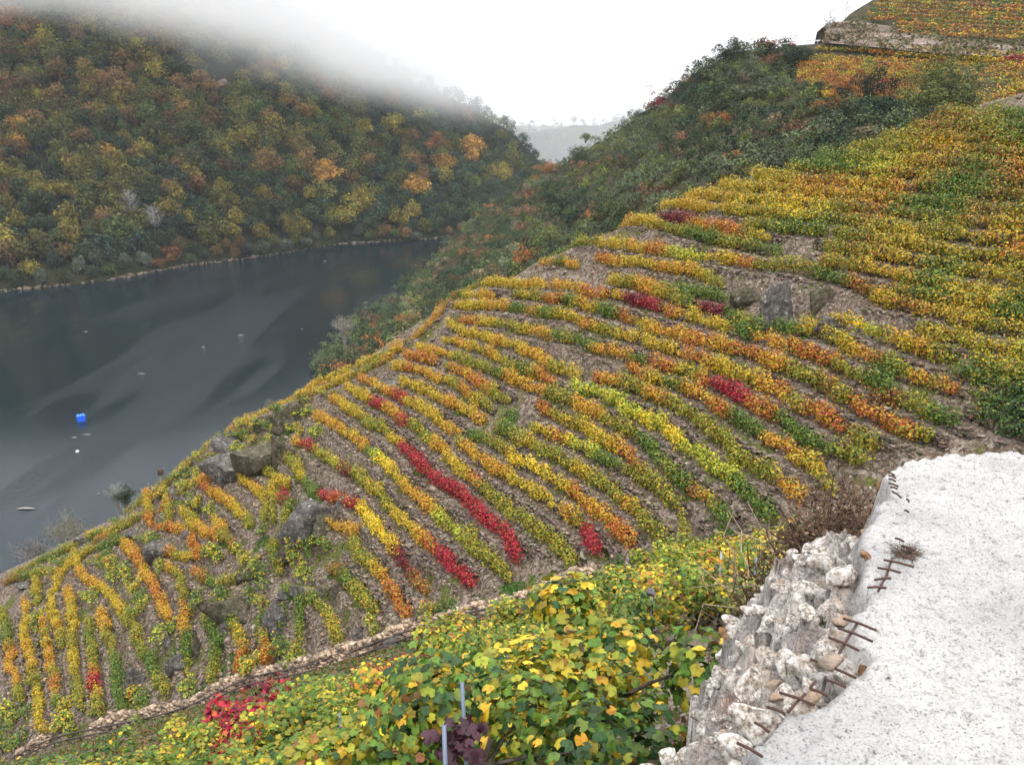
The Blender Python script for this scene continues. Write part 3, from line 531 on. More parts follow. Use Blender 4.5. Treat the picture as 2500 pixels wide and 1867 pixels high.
tag(ob('distant_hill', me), 'distant misty wooded hill at the head of the valley', 'hill', kind='structure')
# right-hand spur with scrub, upper vineyard and road
cS = [(775, 930, 270), (830, 830, 330), (960, 735, 392), (1113, 578, 600), (1000, 900, 250), (1200, 750, 215), (1350, 660, 195), (1500, 590, 172), (1700, 510, 152), (1900, 440, 142), (2150, 350, 132),
      (1300, 440, 430), (1480, 330, 350), (1600, 260, 310), (1760, 130, 262), (1850, 122, 250), (2010, 104, 238), (2500, 160, 172), (2500, 240, 150), (2200, 270, 165), (2010, 200, 212), (2130, 0, 262), (2500, 0, 232), (2500, 128, 190), (2130, 110, 226), (2350, 240, 155),
      (1400, 520, 270), (1600, 400, 235), (1800, 280, 215)]
fS = rbf(cS)
lowS = [(772, 935), (830, 990), (1000, 960), (1200, 830), (1400, 740), (1600, 660), (1800, 590), (2000, 540), (2200, 480), (2400, 430), (2600, 390)]
highS = [(772, 920), (800, 850), (880, 780), (945, 725), (1030, 650), (1115, 575), (1200, 500), (1290, 446), (1380, 395), (1480, 335), (1560, 285), (1640, 225), (1720, 160), (1775, 132), (1850, 122), (1930, 114), (2010, 107), (2040, 70), (2075, 35), (2130, 0), (2230, -60), (2400, -140), (2640, -200)]
G_s, P_s, L_s = lattice(lowS, highS, fS, 330, 110, 5.5, .06, back=6, backstep=(14., 12.), under=3, ampx=1980)
L_s[..., 2] = np.maximum(L_s[..., 2], -6.9)
me = mesh('scrub_hillside', L_s.reshape(-1, 3), grid_faces(*L_s.shape[:2])[:, ::-1], None, M_scrubfloor, True)
tag(ob('scrub_hillside', me), 'scrubby spur beyond the vineyard, road near its top', 'hillside', kind='structure')
# lookup of a lattice surface point by photo pixel
def near_pt(G, P, px, py):
    g = G.reshape(-1, 2); p = P.reshape(-1, 3); out = np.zeros((len(px), 3))
    for a in range(0, len(px), 200):
        d = (g[None, :, 0]-px[a:a+200, None])**2+(g[None, :, 1]-py[a:a+200, None])**2; k = d.argmin(1); out[a:a+200] = p[k]
        Z = to_px(p[k])[2]; q = unproj(px[a:a+200], py[a:a+200], Z); out[a:a+200, 0] = q[:, 0]; out[a:a+200, 1] = q[:, 1]; out[a:a+200, 2] = q[:, 2]
    return out

# ================================================================== VINE ROWS on the flank
def make_row_mesh(P2, codes_f, name, dens=430, width=.43, height=1.05, leaf=.125, zf=gz, seed=0, lift=0.):
    T = np.gradient(P2, axis=0); T /= np.linalg.norm(T, axis=1)[:, None]+1e-9
    d = np.r_[0, np.cumsum(np.linalg.norm(np.diff(P2, axis=0), axis=1))]; Ln = d[-1]
    Nn = np.stack([-T[:, 1], T[:, 0]], -1)
    nv_ = max(1, int(round(Ln/.95))); vc = (np.arange(nv_)+.5)*Ln/nv_+rng.normal(0, .12, nv_)
    vs = rng.uniform(.70, 1.2, nv_); vs[rng.random(nv_) < .07] *= .6; side = rng.normal(0, .13, nv_); hh = rng.uniform(.8, 1.2, nv_)
    cnt = np.maximum(30, dens*Ln/nv_*vs**2).astype(int); k = np.repeat(np.arange(nv_), cnt); n = len(k)
    u = unit(rng.normal(size=(n, 3))); rad = (.55+.45*rng.random(n)**.6)*(1+.25*np.sin(u[:, 0]*7+k)+.2*np.sin(u[:, 1]*9+k*2))
    s = vc[k]+u[:, 0]*rad*.85*vs[k]; sc = np.clip(s, 0, Ln)
    lat = side[k]+u[:, 1]*rad*width*vs[k]; z = height*hh[k]*(.56+.5*u[:, 2]*rad*vs[k])
    cx = np.stack([np.interp(sc, d, P2[:, i]) for i in (0, 1)], -1); nn = np.stack([np.interp(sc, d, Nn[:, i]) for i in (0, 1)], -1); tt = np.stack([np.interp(sc, d, T[:, i]) for i in (0, 1)], -1)
    pos = cx+nn*lat[:, None]+tt*(s-sc)[:, None]; zb = zf(cx[:, 0], cx[:, 1]); C = np.stack([pos[:, 0], pos[:, 1], zb+z+lift], -1)
    # shoots that stick out
    m_ = rng.random(n) < .07; C[m_, 2] += rng.random(m_.sum())*.4; m_ = rng.random(n) < .06; C[m_, :2] += rng.normal(0, .28, (m_.sum(), 2)); C[m_, 2] -= rng.random(m_.sum())*.2
    nr = unit(np.stack([tt[:, 0]*u[:, 0]+nn[:, 0]*u[:, 1], tt[:, 1]*u[:, 0]+nn[:, 1]*u[:, 1], u[:, 2]], -1)+rng.normal(size=(n, 3))*.55+np.array([0, 0, .55]))
    g = Geo(); V, Fq = quads(C, nr, leaf*rng.uniform(.7, 1.3, n)); codes = codes_f(C, sc/max(Ln, .01), k, nv_)
    g.add(V, Fq, np.repeat(leafcols(codes), 4, 0))
    for i in range(nv_):   # woody stems
        b0 = np.array([np.interp(vc[i], d, P2[:, 0]), np.interp(vc[i], d, P2[:, 1])]); z0 = float(zf(b0[0], b0[1]))
        tube(g, [(b0[0], b0[1], z0-.1), (b0[0]+rng.normal(0, .05), b0[1]+rng.normal(0, .05), z0+.35), (b0[0]+rng.normal(0, .12), b0[1]+rng.normal(0, .12), z0+.7*hh[i]*height)], [.04, .03, .015], 4, (.05, .04, .03), False)
    return g
wall_data = []
for ri, r in enumerate(rows):
    P = r['P']
    if r['c'] is not None:
        cc = np.array(list(r['c']))
        def cf(C, f, k, n, cc=cc):
            vf = (np.arange(n)+.5)/n+rng.normal(0, .25/len(cc), n); ff = .4*vf[k]+.6*f+rng.normal(0, .3/len(cc), len(f)); return cc[np.clip((ff*len(cc)).astype(int), 0, len(cc)-1)]
    else:
        def cf(C, f, k, n):
            px, py, _ = to_px(C); return gridcode(px, py)
    g = make_row_mesh(P, cf, 'vine_row', **({} if r['c'] is not None else dict(width=.58, dens=480, height=1.1)))
    o = ob('vine_row', g.mesh('vine_row', M_leaf)); tag(o, r['lab'], 'vine row', 'rows of autumn vines on the terraces')
    # dry-stone wall under the row
    L = np.linalg.norm(np.diff(P, axis=0), axis=1).sum()
    if L > 5:
        Q = P - r['N']*.62
        dd = np.r_[0, np.cumsum(np.linalg.norm(np.diff(Q, axis=0), axis=1))]; n = int(L*19)
        s = rng.random(n)*dd[-1]; q = np.stack([np.interp(s, dd, Q[:, i]) for i in (0, 1)], -1); nn = np.stack([np.interp(s, dd, r['N'][:, i]) for i in (0, 1)], -1)
        tt = np.stack([np.interp(s, dd, r['T'][:, i]) for i in (0, 1)], -1)
        ztop = gz(*(q+nn*.45).T); f = rng.random(n)**.8; keepm = vnoise(q[:, 0]*.5+9, q[:, 1]*.5) > .22
        c = np.stack([q[:, 0]-nn[:, 0]*(.02+.2*f), q[:, 1]-nn[:, 1]*(.02+.2*f), ztop+.04-.62*f], -1)[keepm]
        an = np.arctan2(tt[:, 1], tt[:, 0])[keepm]+rng.normal(0, .25, keepm.sum()); m_ = len(c)
        if m_ > 4:
            V, Fb = boxes(c, rng.uniform(.12, .42, m_), rng.uniform(.12, .28, m_), rng.uniform(.04, .13, m_), an, .3, .25)
            colr = rng.uniform(.45, 1.5, (m_, 1))*(1+rng.normal(0, .06, (m_, 3)))*np.where(rng.random((m_, 1)) < .04, 1.7, 1)
            g = Geo(); g.add(V, Fb, np.repeat(colr, 8, 0)); o = ob('terrace_wall', g.mesh('terrace_wall', M_stone))
            lab = r['lab']; lab = 'stone terrace wall under the '+lab; tag(o, ' '.join(lab.split()[:16]), 'stone wall', 'dry stone terrace walls')

FOG = True
# ================================================================== ROCKS on the flank
def words_ord(n):
    a = ORD
    if n <= 20: return a[n-1]
    tens = {2: 'twenty', 3: 'thirty', 4: 'forty', 5: 'fifty', 6: 'sixty', 7: 'seventy', 8: 'eighty', 9: 'ninety'}
    if n >= 100: return ('hundredth' if n == 100 else 'hundred-and-'+words_ord(n-100))
    t, u = divmod(n, 10)
    return (tens[t][:-1]+'ieth') if u == 0 else tens[t]+'-'+a[u-1]
import bmesh
def ico(sub):
    bm = bmesh.new(); bmesh.ops.create_icosphere(bm, subdivisions=sub, radius=1); V = np.array([v.co[:] for v in bm.verts]); Fc = np.array([[v.index for v in f.verts] for f in bm.faces]); bm.free(); return V, Fc
ICO = {k: ico(k) for k in (2, 3, 4)}
def rock_geo(size, sub=4, cuts=9, rough=.08, seed=None):
    V, Fc = ICO[sub]; V = V.copy()
    for i in range(cuts):
        n = unit(rng.normal(size=3)); d = rng.uniform(.35, .75); h = V@n-d; V = V-np.maximum(h, 0)[:, None]*n*.95
    a, b_ = rng.random(2)*50
    jn = np.abs(fbm(V[:, 0]*4+b_, V[:, 2]*1.6+V[:, 1]*4+a, 4)); V = V*(1-jn*rough*3.2)[:, None]
    V = V*(1+rough*(fbm(V[:, 0]*2.5+a, V[:, 1]*2.5+V[:, 2]*1.9+b_, 5)*2)[:, None]); V += unit(V)*(fbm(V[:, 0]*9+a, V[:, 1]*9+V[:, 2]*7+b_, 3)*rough*.7)[:, None]
    return V*np.array(size), Fc
ROCKS = [  # px, py, width px, height px, depth ratio, label, material
 (1905, 762, 92, 135, .8, "big pale grey outcrop in the middle of the upper vineyard", M_rock),
 (1815, 728, 90, 55, .8, "brown crumbly rock left of the big pale outcrop", M_mossrock), (2000, 735, 80, 60, .7, "mossy rock shoulder right of the big pale outcrop", M_mossrock),
 (2020, 800, 70, 45, .7, "low grey rock below the mossy shoulder", M_rock),
 (556, 1094, 80, 70, .9, "upper perched boulder with a pale top at the spur edge", M_rock), (570, 1148, 135, 80, .8, "large dark boulder with white streaks under the upper perched one", M_rock),
 (640, 1118, 160, 120, .7, "mossy broken crag right of the perched boulders", M_mossrock), (694, 1110, 55, 130, .6, "upright brown rock slab beside the mossy crag", M_mossrock), (700, 1030, 90, 75, .7, "dark rock at the head of the spur", M_mossrock), (640, 1045, 50, 45, .7, "dark mossy rock just left of the spur head", M_mossrock),
 (852, 1222, 58, 40, .8, "rounded grey rock above the maroon vines", M_rock), (742, 1300, 140, 110, .7, "wide lichen covered outcrop left of the pale yellow vines", M_rock), (715, 1345, 60, 55, .7, "dark rock at the left foot of the wide outcrop", M_rock), (800, 1290, 80, 50, .6, "stony ledge right of the wide outcrop", M_mossrock),
 (400, 1345, 88, 70, .8, "flat topped square rock with fiery vines on it", M_rock), (456, 1312, 32, 42, .8, "stacked grey slabs right of the flat topped rock", M_rock), (484, 1232, 48, 34, .8, "pale split slab among vines near the river edge", M_rock), (470, 1252, 40, 26, .8, "dark slab leaning below the pale split slab", M_rock), (430, 1212, 36, 40, .7, "small grey rock near the river edge vines", M_rock),
 (268, 1420, 56, 34, .8, "low light grey rock on the lower spur", M_rock), (137, 1402, 28, 42, .8, "narrow upright rock at far left", M_rock), (215, 1316, 70, 22, .8, "flat pale rocks near the river edge at left", M_rock), (330, 1300, 60, 26, .8, "crumbled pale rocks near the shore bush", M_rock), (60, 1430, 46, 26, .7, "whitish rock at the far left edge", M_rock),
 (580, 1485, 160, 90, .7, "broad brown sloping rock in the hollow", M_mossrock), (676, 1518, 92, 110, .7, "tall grey rock face with vertical cracks", M_rock), (762, 1446, 100, 62, .7, "angular block with a rusty side above the tall face", M_rock), (700, 1455, 44, 30, .8, "small grey boulder left of the angular block", M_rock), (606, 1400, 70, 60, .7, "dark hollow rock in the middle of the spur", M_mossrock),
 (340, 1665, 60, 90, .7, "grey rock pile near the foot of the curving row", M_rock), (436, 1628, 44, 60, .7, "rounded grey rock near the wall, left of centre", M_rock), (412, 1566, 36, 36, .8, "small pale blue grey rock in the lower spur", M_rock), (480, 1580, 36, 80, .7, "long leaning rock beside the green row", M_mossrock), (550, 1540, 40, 60, .6, "pale upright rock between green rows", M_rock),
 (945, 934, 88, 44, .8, "wide grey crag on the spur edge", M_rock), (974, 962, 34, 44, .8, "pale knob right of the wide crag", M_rock), (1110, 798, 40, 26, .8, "blue grey crag high on the spur edge", M_rock), (1224, 745, 30, 34, .8, "small rocky knob near the top of the spur edge", M_rock),
 (952, 1598, 50, 46, .8, "rock at the bend of the stone track wall", M_rock), (880, 1545, 46, 30, .7, "pale rock above the gully wall", M_rock), (830, 1445, 60, 40, .6, "brown ledge right of the angular block", M_mossrock),
 (1425, 716, 18, 12, .8, "single round stone beside the scarlet vine", M_rock), (1962, 555, 16, 9, .8, "single grey stone in the upper vines", M_rock), (1527, 1118, 16, 10, .8, "single pale stone between the rows", M_rock), (220, 1700, 40, 30, .7, "pale rock between lower left rows", M_rock)]
for px, py, wd, ht, dr, lab, mt in ROCKS:
    p = flank_hit(px, py+ht*.18, 0); Z = float(to_px(p)[2]); s = Z/F
    V, Fc = rock_geo((wd*s*.5*1.5, wd*s*.5*dr*1.3, ht*s*.5*1.55), 4, 13, .13)
    c, s_ = math.cos(rng.uniform(-.4, .4)), math.sin(rng.uniform(-.4, .4)); V[:, 0], V[:, 1] = V[:, 0]*c-V[:, 1]*s_, V[:, 0]*s_+V[:, 1]*c
    z = float(gz(p[0], p[1])); o = ob('boulder', mesh('boulder', V, Fc, None, mt), loc=(p[0], p[1], z+ht*s*.12))
    tag(o, lab, 'rock', 'rocks and boulders on the vineyard slope')
# loose stones scattered over the terraces: nobody could count them
n = 15000; s = rng.uniform(-18, 60, n); t = rng.uniform(28, 98, n); x = s*nv[0]+t*dv[0]; y = s*nv[1]+t*dv[1]
te = np.interp(s, _rs, _rt); k = (t < te+1)&(flank_z(x, y) > near_z(x, y)+.1); x, y = x[k], y[k]; m_ = len(x); sz = rng.uniform(.05, .2, m_)*(1+1.3*(rng.random(m_) < .05))
V, Fb = boxes(np.stack([x, y, gz(x, y)+sz*.15], -1), sz*1.3, sz, sz*.5, rng.random(m_)*6.3, .3, .5); g = Geo(); g.add(V, Fb, np.repeat(rng.uniform(.5, 1.7, (m_, 1))*np.ones(3), 8, 0))
tag(ob('loose_stones', g.mesh('loose_stones', M_stone)), 'loose schist stones strewn between the vine rows', 'stones', kind='stuff')
# grass and weeds
g = Geo()
patches = [(1765, 895, 22), (1430, 962, 20), (1350, 975, 16), (1240, 1030, 22), (1120, 1012, 14), (1190, 1140, 10), (1330, 985, 18), (1670, 905, 14), (1760, 1325, 26), (1690, 1345, 30), (1620, 1370, 24), (1490, 1395, 26), (1250, 1440, 26), (1160, 1488, 18), (1080, 1505, 26), (960, 1010, 6),
           (700, 1062, 16), (1000, 1180, 16), (770, 1200, 16), (720, 1180, 18), (720, 1245, 14), (690, 1480, 30), (610, 1640, 24), (480, 1695, 20), (420, 1610, 14), (300, 1650, 18), (230, 1560, 16), (100, 1560, 18), (60, 1660, 22), (30, 1750, 26), (150, 1350, 20), (340, 1480, 16), (540, 1340, 18), (640, 1330, 16), (820, 1400, 16), (560, 1620, 20), (1950, 840, 16), (960, 1560, 14), (1330, 1430, 16), (1560, 1370, 18)]
for px, py, rr in patches:
    p = flank_hit(px, py); r_ = rr*float(to_px(p)[2])/F; n = int(110+900*r_); a = rng.random(n)*6.3; q = np.sqrt(rng.random(n))*r_*1.3
    x = p[0]+np.cos(a)*q; y = p[1]+np.sin(a)*q*1.1; C = np.stack([x, y, gz(x, y)+.06], -1)
    V, Fq = quads(C, unit(rng.normal(size=(n, 3))*.6+[0, 0, .5]), rng.uniform(.08, .2, n), .35); g.add(V, Fq, np.repeat(np.array([.055, .15, .018])*rng.uniform(.6, 1.6, (n, 1)), 4, 0))
n = 90000; s = rng.uniform(-18, 58, n); t = rng.uniform(28, 98, n); x = s*nv[0]+t*dv[0]; y = s*nv[1]+t*dv[1]; wgt = vnoise(x*.22+3, y*.22)+.7*(s < 14)*vnoise(x*.5, y*.5)
k = (t < np.interp(s, _rs, _rt)+1)&(wgt > .55); x, y = x[k], y[k]; n = len(x)
V, Fq = quads(np.stack([x, y, gz(x, y)+.06], -1), unit(rng.normal(size=(n, 3))*.7+[0, 0, .4]), rng.uniform(.1, .28, n)*(1+.4*(rng.random(n) < .3)), .35)
wc = np.array([(.07, .11, .02), (.12, .13, .03), (.20, .14, .06), (.16, .10, .05), (.06, .13, .02)])[rng.integers(0, 5, n)]*rng.uniform(.6, 1.4, (n, 1)); g.add(V, Fq, np.repeat(wc, 4, 0))
tag(ob('grass', g.mesh('grass', M_leaf)), 'grass and dry weeds between the vine rows', 'grass', kind='stuff')

# ================================================================== GULLY TRACK: stone wall and monorail
TRK = np.array([(48, 1848), (112, 1815), (157, 1801), (252, 1784), (350, 1764), (448, 1742), (504, 1708), (617, 1661), (707, 1645), (882, 1600), (1046, 1532), (1244, 1481), (1437, 1425), (1646, 1374), (1815, 1312), (1985, 1284)], float)
tp = flank_hit(TRK[:, 0], TRK[:, 1], .0); tl, tq = resample(tp, .25); tl = smooth_line(tl, 8); T = np.gradient(tl[:, :2], axis=0); T /= np.linalg.norm(T, axis=1)[:, None]; Nr = np.stack([T[:, 1], -T[:, 0]], -1)
Nr *= np.sign((Nr*np.array([0, -1])).sum(1))[:, None]     # towards the camera
zc = smooth_line(np.stack([gz(tl[:, 0], tl[:, 1])]*2, -1), 20)[:, 0]
g = Geo(); n = 8200; i = rng.integers(0, len(tl)-1, n); keep = (vnoise(i*.06, i*0.) > .12)&(to_px(tl[i])[0] < 1480); i = i[keep]; n = len(i)
f = rng.random(n); lat = .05+.22*f+rng.normal(0, .07, n); hv = .45+.95*vnoise(i*.055, i*0.+3.3)+.3*vnoise(i*.4, i*0.); lat = lat*(1+vnoise(i*.1, i*0.+7)); i = i; lat = lat+.5*(vnoise(i*.03, i*0.+11)-.5); c = np.stack([tl[i, 0]+Nr[i, 0]*lat, tl[i, 1]+Nr[i, 1]*lat, zc[i]+.80*hv-1.0*f+rng.normal(0, .07, n)], -1)
V, Fb = boxes(c, rng.uniform(.12, .55, n), rng.uniform(.15, .4, n), rng.uniform(.06, .2, n), np.arctan2(T[i, 1], T[i, 0])+rng.normal(0, .35, n), .3, .3)
g.add(V, Fb, np.repeat(rng.uniform(.8, 2.8, (n, 1))*np.array([1.05, 1, .92]), 8, 0))
tag(ob('track_wall', g.mesh('track_wall', M_stone)), 'long low pale dry-stone wall along the gully track', 'stone wall')
m, nt, b = newmat('weathered_steel'); b.inputs['Base Color'].default_value = (.06, .055, .06, 1); b.inputs['Metallic'].default_value = .4; b.inputs['Roughness'].default_value = .55
nn_ = noise(nt, 30); r_ = ramp(nt, [(.4, (.05, .045, .045)), (.7, (.10, .075, .06))]); nt.links.new(nn_.outputs[0], r_.inputs[0]); nt.links.new(r_.outputs[0], b.inputs['Base Color']); M_dark = m
root = ob('monorail_track', None, loc=(tl[0, 0], tl[0, 1], zc[0])); tag(root, 'dark twin rail of the vineyard monorail beside the pale wall', 'rail track')
base = np.array([tl[0, 0], tl[0, 1], zc[0]])
for off_, hz in ((.75, .62), (1.1, .34)):
    g = Geo(); P = np.stack([tl[:, 0]+Nr[:, 0]*off_, tl[:, 1]+Nr[:, 1]*off_, zc+hz], -1)[::4]-base; P = smooth_line(P, 6); tube(g, P, .055, 6); ob('rail', g.mesh('rail', M_dark), root)
for k in range(6, len(tl), 14):
    g = Geo(); b0 = np.array([tl[k, 0]+Nr[k, 0]*.8, tl[k, 1]+Nr[k, 1]*.8, zc[k]])-base; tube(g, [b0+[0, 0, -.5], b0+[0, 0, .45]], .035, 6); tube(g, [b0+np.r_[-Nr[k]*.18, .42], b0+np.r_[Nr[k]*.2, .22]], .03, 6); ob('support_post', g.mesh('support_post', M_dark), root)

# ================================================================== FOREGROUND VINES
FG = [(900, 1600, 'c'), (960, 1640, 'c'), (1060, 1585, 'c'), (1090, 1600, 'l'), (1180, 1520, 'l'), (1020, 1700, 'l'), (850, 1720, 'l'), (760, 1780, 'l'), (700, 1850, 'l'), (560, 1740, 'c'), (540, 1800, 'c'), (600, 1700, 'l'), (450, 1800, 'g'), (420, 1860, 'l'), (300, 1850, 'g'), (1250, 1450, 'y'), (1200, 1600, 'l'), (1300, 1560, 'l'),
      (1400, 1500, 'L'), (1480, 1460, 'l'), (1560, 1450, 'y'), (1600, 1520, 'o'), (1500, 1560, 'g'), (1400, 1600, 'l'), (1250, 1680, 'g'), (1100, 1760, 'l'), (1020, 1800, 'o'), (950, 1860, 'l'), (850, 1830, 'l'), (1300, 1750, 'g'), (1350, 1850, 'g'), (1450, 1800, 'g'), (1550, 1750, 'g'), (1620, 1650, 'g'), (1500, 1680, 'g'), (1600, 1830, 'g'), (1200, 1850, 'g'),
      (1720, 1400, 'l'), (1650, 1420, 'l'), (1800, 1420, 'o'), (1880, 1380, 'o'), (1950, 1330, 'l'), (1850, 1440, 'g'), (1760, 1460, 'l'), (1150, 1580, 'o'), (820, 1660, 'y'), (660, 1690, 'g')]
fgp = np.array([(a, b_) for a, b_, c in FG], float); fgc = [c for a, b_, c in FG]
VM = {'g': 'gggggllGGgy', 'l': 'lllllggggLy', 'L': 'LLllllgg', 'y': 'yylllggo', 'o': 'oyllbggl', 'c': 'ccccpr'}
def vine_proto(code, lod, seed):
    n = (1150, 760, 430)[lod]; mix = np.array(list(VM[code])); nb = 6
    bc = rng.normal(size=(nb, 3))*[.42, .26, .16]+[0, 0, .85]; bc[:, 2] = np.clip(bc[:, 2], .5, 1.15); br = rng.uniform(.28, .45, nb); k = rng.integers(0, nb, n)
    u = unit(rng.normal(size=(n, 3))); C = bc[k]+u*(br[k]*(.6+.45*rng.random(n)))[:, None]; C[:, 2] = np.maximum(C[:, 2], .12)
    nr = unit(u*.7+rng.normal(size=(n, 3))*.35+[0, -.25, .6]); sub = rng.integers(0, len(mix), nb); codes = np.where(rng.random(n) < .45, mix[sub[k]], mix[rng.integers(0, len(mix), n)])
    col = leafcols(codes, .3); g = Geo()
    if lod < 2: V, Fc = lobed(C, nr, rng.uniform(.055, .105, n)); g.add(V, Fc, np.repeat(col, 13, 0)*(1+.12*(np.arange(n*13) % 13 == 0))[:, None])
    else: V, Fc = quads(C, nr, rng.uniform(.09, .17, n)); g.add(V, Fc, np.repeat(col, 4, 0))
    fol = g.mesh('foliage', M_leaf); g = Geo()
    tube(g, [(0, 0, -.25), (.03, .02, .2), (-.04, .0, .55), (.02, .03, .8)], [.045, .035, .03, .02], 7)
    for j in range(nb): tube(g, [(0, 0, .55), tuple(bc[j]*[.5, .5, .85]), tuple(bc[j])], [.02, .014, .006], 5, None, False)
    return fol, g.mesh('trunk', M_wood)
protos = {}
def near_codes(px, py): d = (fgp[:, 0]-px)**2+((fgp[:, 1]-py)*1.3)**2; return fgc[int(np.argmin(d))]
cdir = np.array([.84, .55]); cdir /= np.linalg.norm(cdir); gdir = np.array([cdir[1], -cdir[0]])
cand = []
for j in range(-2, 70):
    y_ = j*1.18
    for i in range(-90, 60):
        p = cdir*(i*1.02+.5*(j % 2))-gdir*(y_)+rng.normal(0, .16, 2)
        cand.append(p)
cand = np.array(cand); zc2 = gz(cand[:, 0], cand[:, 1]); px, py, Z = to_px(np.stack([cand[:, 0], cand[:, 1], zc2+.8], -1))
gap = near_z(cand[:, 0], cand[:, 1])-flank_z(cand[:, 0], cand[:, 1])
_, ptop, _ = to_px(np.stack([cand[:, 0], cand[:, 1], zc2+1.25], -1))
lim = np.interp(px, [0, 300, 560, 800, 1000, 1200, 1450, 1600, 1700, 2000], [1885, 1840, 1738, 1662, 1592, 1505, 1430, 1350, 1318, 1278])
ok = (Z > 5.2)&(ptop > lim)&(gap > .75)&(py < 2250)&(px > -80)&(px < 2010)&~((px > 1560)&(py > 1490))&~((px > 1500)&(py > 1600))&~((px > 1600)&(py > 1462))
ok &= ~((px < 620)&(rng.random(len(px)) < .35))
ok &= (Z > 7)|(px < 1600)
ok &= Z > np.interp(px, [0, 900, 1250], [13, 9.5, 5.2])
idx = np.where(ok)[0]; idx = idx[np.argsort(Z[idx])]
vcount = {}; print('fg vines', len(idx))
colname = {'g': 'green', 'l': 'yellow green', 'L': 'lime', 'y': 'golden', 'o': 'orange', 'c': 'crimson'}
placed = []
for q, k in enumerate(idx[:520]):
    code = near_codes(px[k], py[k]); lod = 0 if Z[k] < 11 else (1 if Z[k] < 20 else 2); key = (code, lod)
    if key not in protos: protos[key] = [vine_proto(code, lod, s_) for s_ in range(4 if lod < 2 else 3)]
    placed.append((k, code, protos[key][rng.integers(0, len(protos[key]))]))
for q, (k, code, pr) in enumerate(placed):
    if q < 215:
        e = ob('grapevine', None, loc=(cand[k, 0], cand[k, 1], zc2[k])); e.rotation_euler = (0, 0, rng.random()*6.28); s_ = rng.uniform(.85, 1.2); e.scale = (s_, s_, s_*rng.uniform(.85, 1.1))
        ob('foliage', pr[0], e); ob('trunk', pr[1], e); e['category'] = 'vine'; e['group'] = 'grapevines on the slope below the camera'; vcount.setdefault(code, []).append((px[k], e))
for code, L in vcount.items():
    L.sort(key=lambda a: a[0])
    for i, (_, e) in enumerate(L): e['label'] = '%s grapevine on the near slope, %s from the left of the %s ones' % (colname[code], words_ord(i+1), colname[code])
rest = placed[215:]
if rest:
    g = Geo()
    for k, code, pr in rest:
        me = pr[0]; nvx = len(me.vertices); co = np.zeros(nvx*3, np.float32); me.vertices.foreach_get('co', co); co = co.reshape(-1, 3); a = rng.random()*6.28
        cl = np.zeros(nvx*4, np.float32); me.color_attributes['Col'].data.foreach_get('color', cl)
        fs = np.zeros(len(me.loops), np.int32); me.loops.foreach_get('vertex_index', fs); kf = len(me.loops)//len(me.polygons)
        V = np.stack([co[:, 0]*math.cos(a)-co[:, 1]*math.sin(a), co[:, 0]*math.sin(a)+co[:, 1]*math.cos(a), co[:, 2]], -1)+[cand[k, 0], cand[k, 1], zc2[k]]
        g.add(V, fs.reshape(-1, kf), cl.reshape(-1, 4)[:, :3])
    tag(ob('far_grapevines', g.mesh('far_grapevines', M_leaf)), 'small far vines beside the gully track', 'vines', kind='stuff')
# single vines scattered between the rocks of the lower spur
n = 4000; s = rng.uniform(-16, 17, n); t = rng.uniform(40, 98, n); x = s*nv[0]+t*dv[0]; y = s*nv[1]+t*dv[1]; te = np.interp(s, _rs, _rt)
allP = np.concatenate([r['P'][::2] for r in rows]); sel = []; colsS = {'g': 'green', 'l': 'yellow green', 'y': 'golden', 'o': 'orange', 'c': 'crimson'}; spur = {}
for k in range(n):
    if len(sel) >= 88: break
    if t[k] > te[k]-.3 or flank_z(x[k], y[k]) < near_z(x[k], y[k])+.6: continue
    if np.min((allP[:, 0]-x[k])**2+(allP[:, 1]-y[k])**2) < 1.2**2: continue
    if s[k] > 8 and t[k] < 74 and rng.random() < .8: continue
    if any((x[k]-x[j])**2+(y[k]-y[j])**2 < 1.6**2 for j in sel): continue
    sel.append(k); code = 'gggllllyyo'[rng.integers(0, 10)]; key = (code, 2)
    if key not in protos: protos[key] = [vine_proto(code, 2, s_) for s_ in range(3)]
    pr = protos[key][rng.integers(0, 3)]; e = ob('grapevine', None, loc=(x[k], y[k], float(gz(x[k], y[k])))); e.rotation_euler = (0, 0, AZ*-1+1.57+rng.normal(0, .3)); s_ = rng.uniform(.9, 1.6); e.scale = (s_*1.3, s_*.9, s_*.8)
    ob('foliage', pr[0], e); ob('trunk', pr[1], e); e['category'] = 'vine'; e['group'] = 'single vines among the rocks of the lower spur'; spur.setdefault(code, []).append((float(to_px([x[k], y[k], H])[0]), e))
for code, L in spur.items():
    L.sort(key=lambda a: a[0])
    for i, (_, e) in enumerate(L): e['label'] = 'single %s vine among the spur rocks, %s from the left of its colour' % (colsS[code], words_ord(i+1))
# weeds, fallen leaves and stones on the near ground
g = Geo(); n = 46000; y = 3+45*rng.random(n)**1.3; x = rng.uniform(-.75, .4, n)*y+rng.uniform(-3, 6, n); k = (vnoise(x*.8, y*.8) > .38)&(near_z(x, y) > flank_z(x, y)); x, y = x[k], y[k]; n = len(x)
V, Fq = quads(np.stack([x, y, gz(x, y)+.04], -1), unit(rng.normal(size=(n, 3))*.8+[0, 0, .4]), rng.uniform(.04, .13, n)*(1+y/18), .4); wc = np.array([(.05, .12, .02), (.04, .08, .02), (.14, .09, .04), (.22, .11, .03)])[rng.integers(0, 4, n)]*rng.uniform(.6, 1.4, (n, 1)); g.add(V, Fq, np.repeat(wc, 4, 0))
tag(ob('ground_weeds', g.mesh('ground_weeds', M_leaf)), 'low weeds and fallen leaves below the broken wall', 'weeds', kind='stuff')

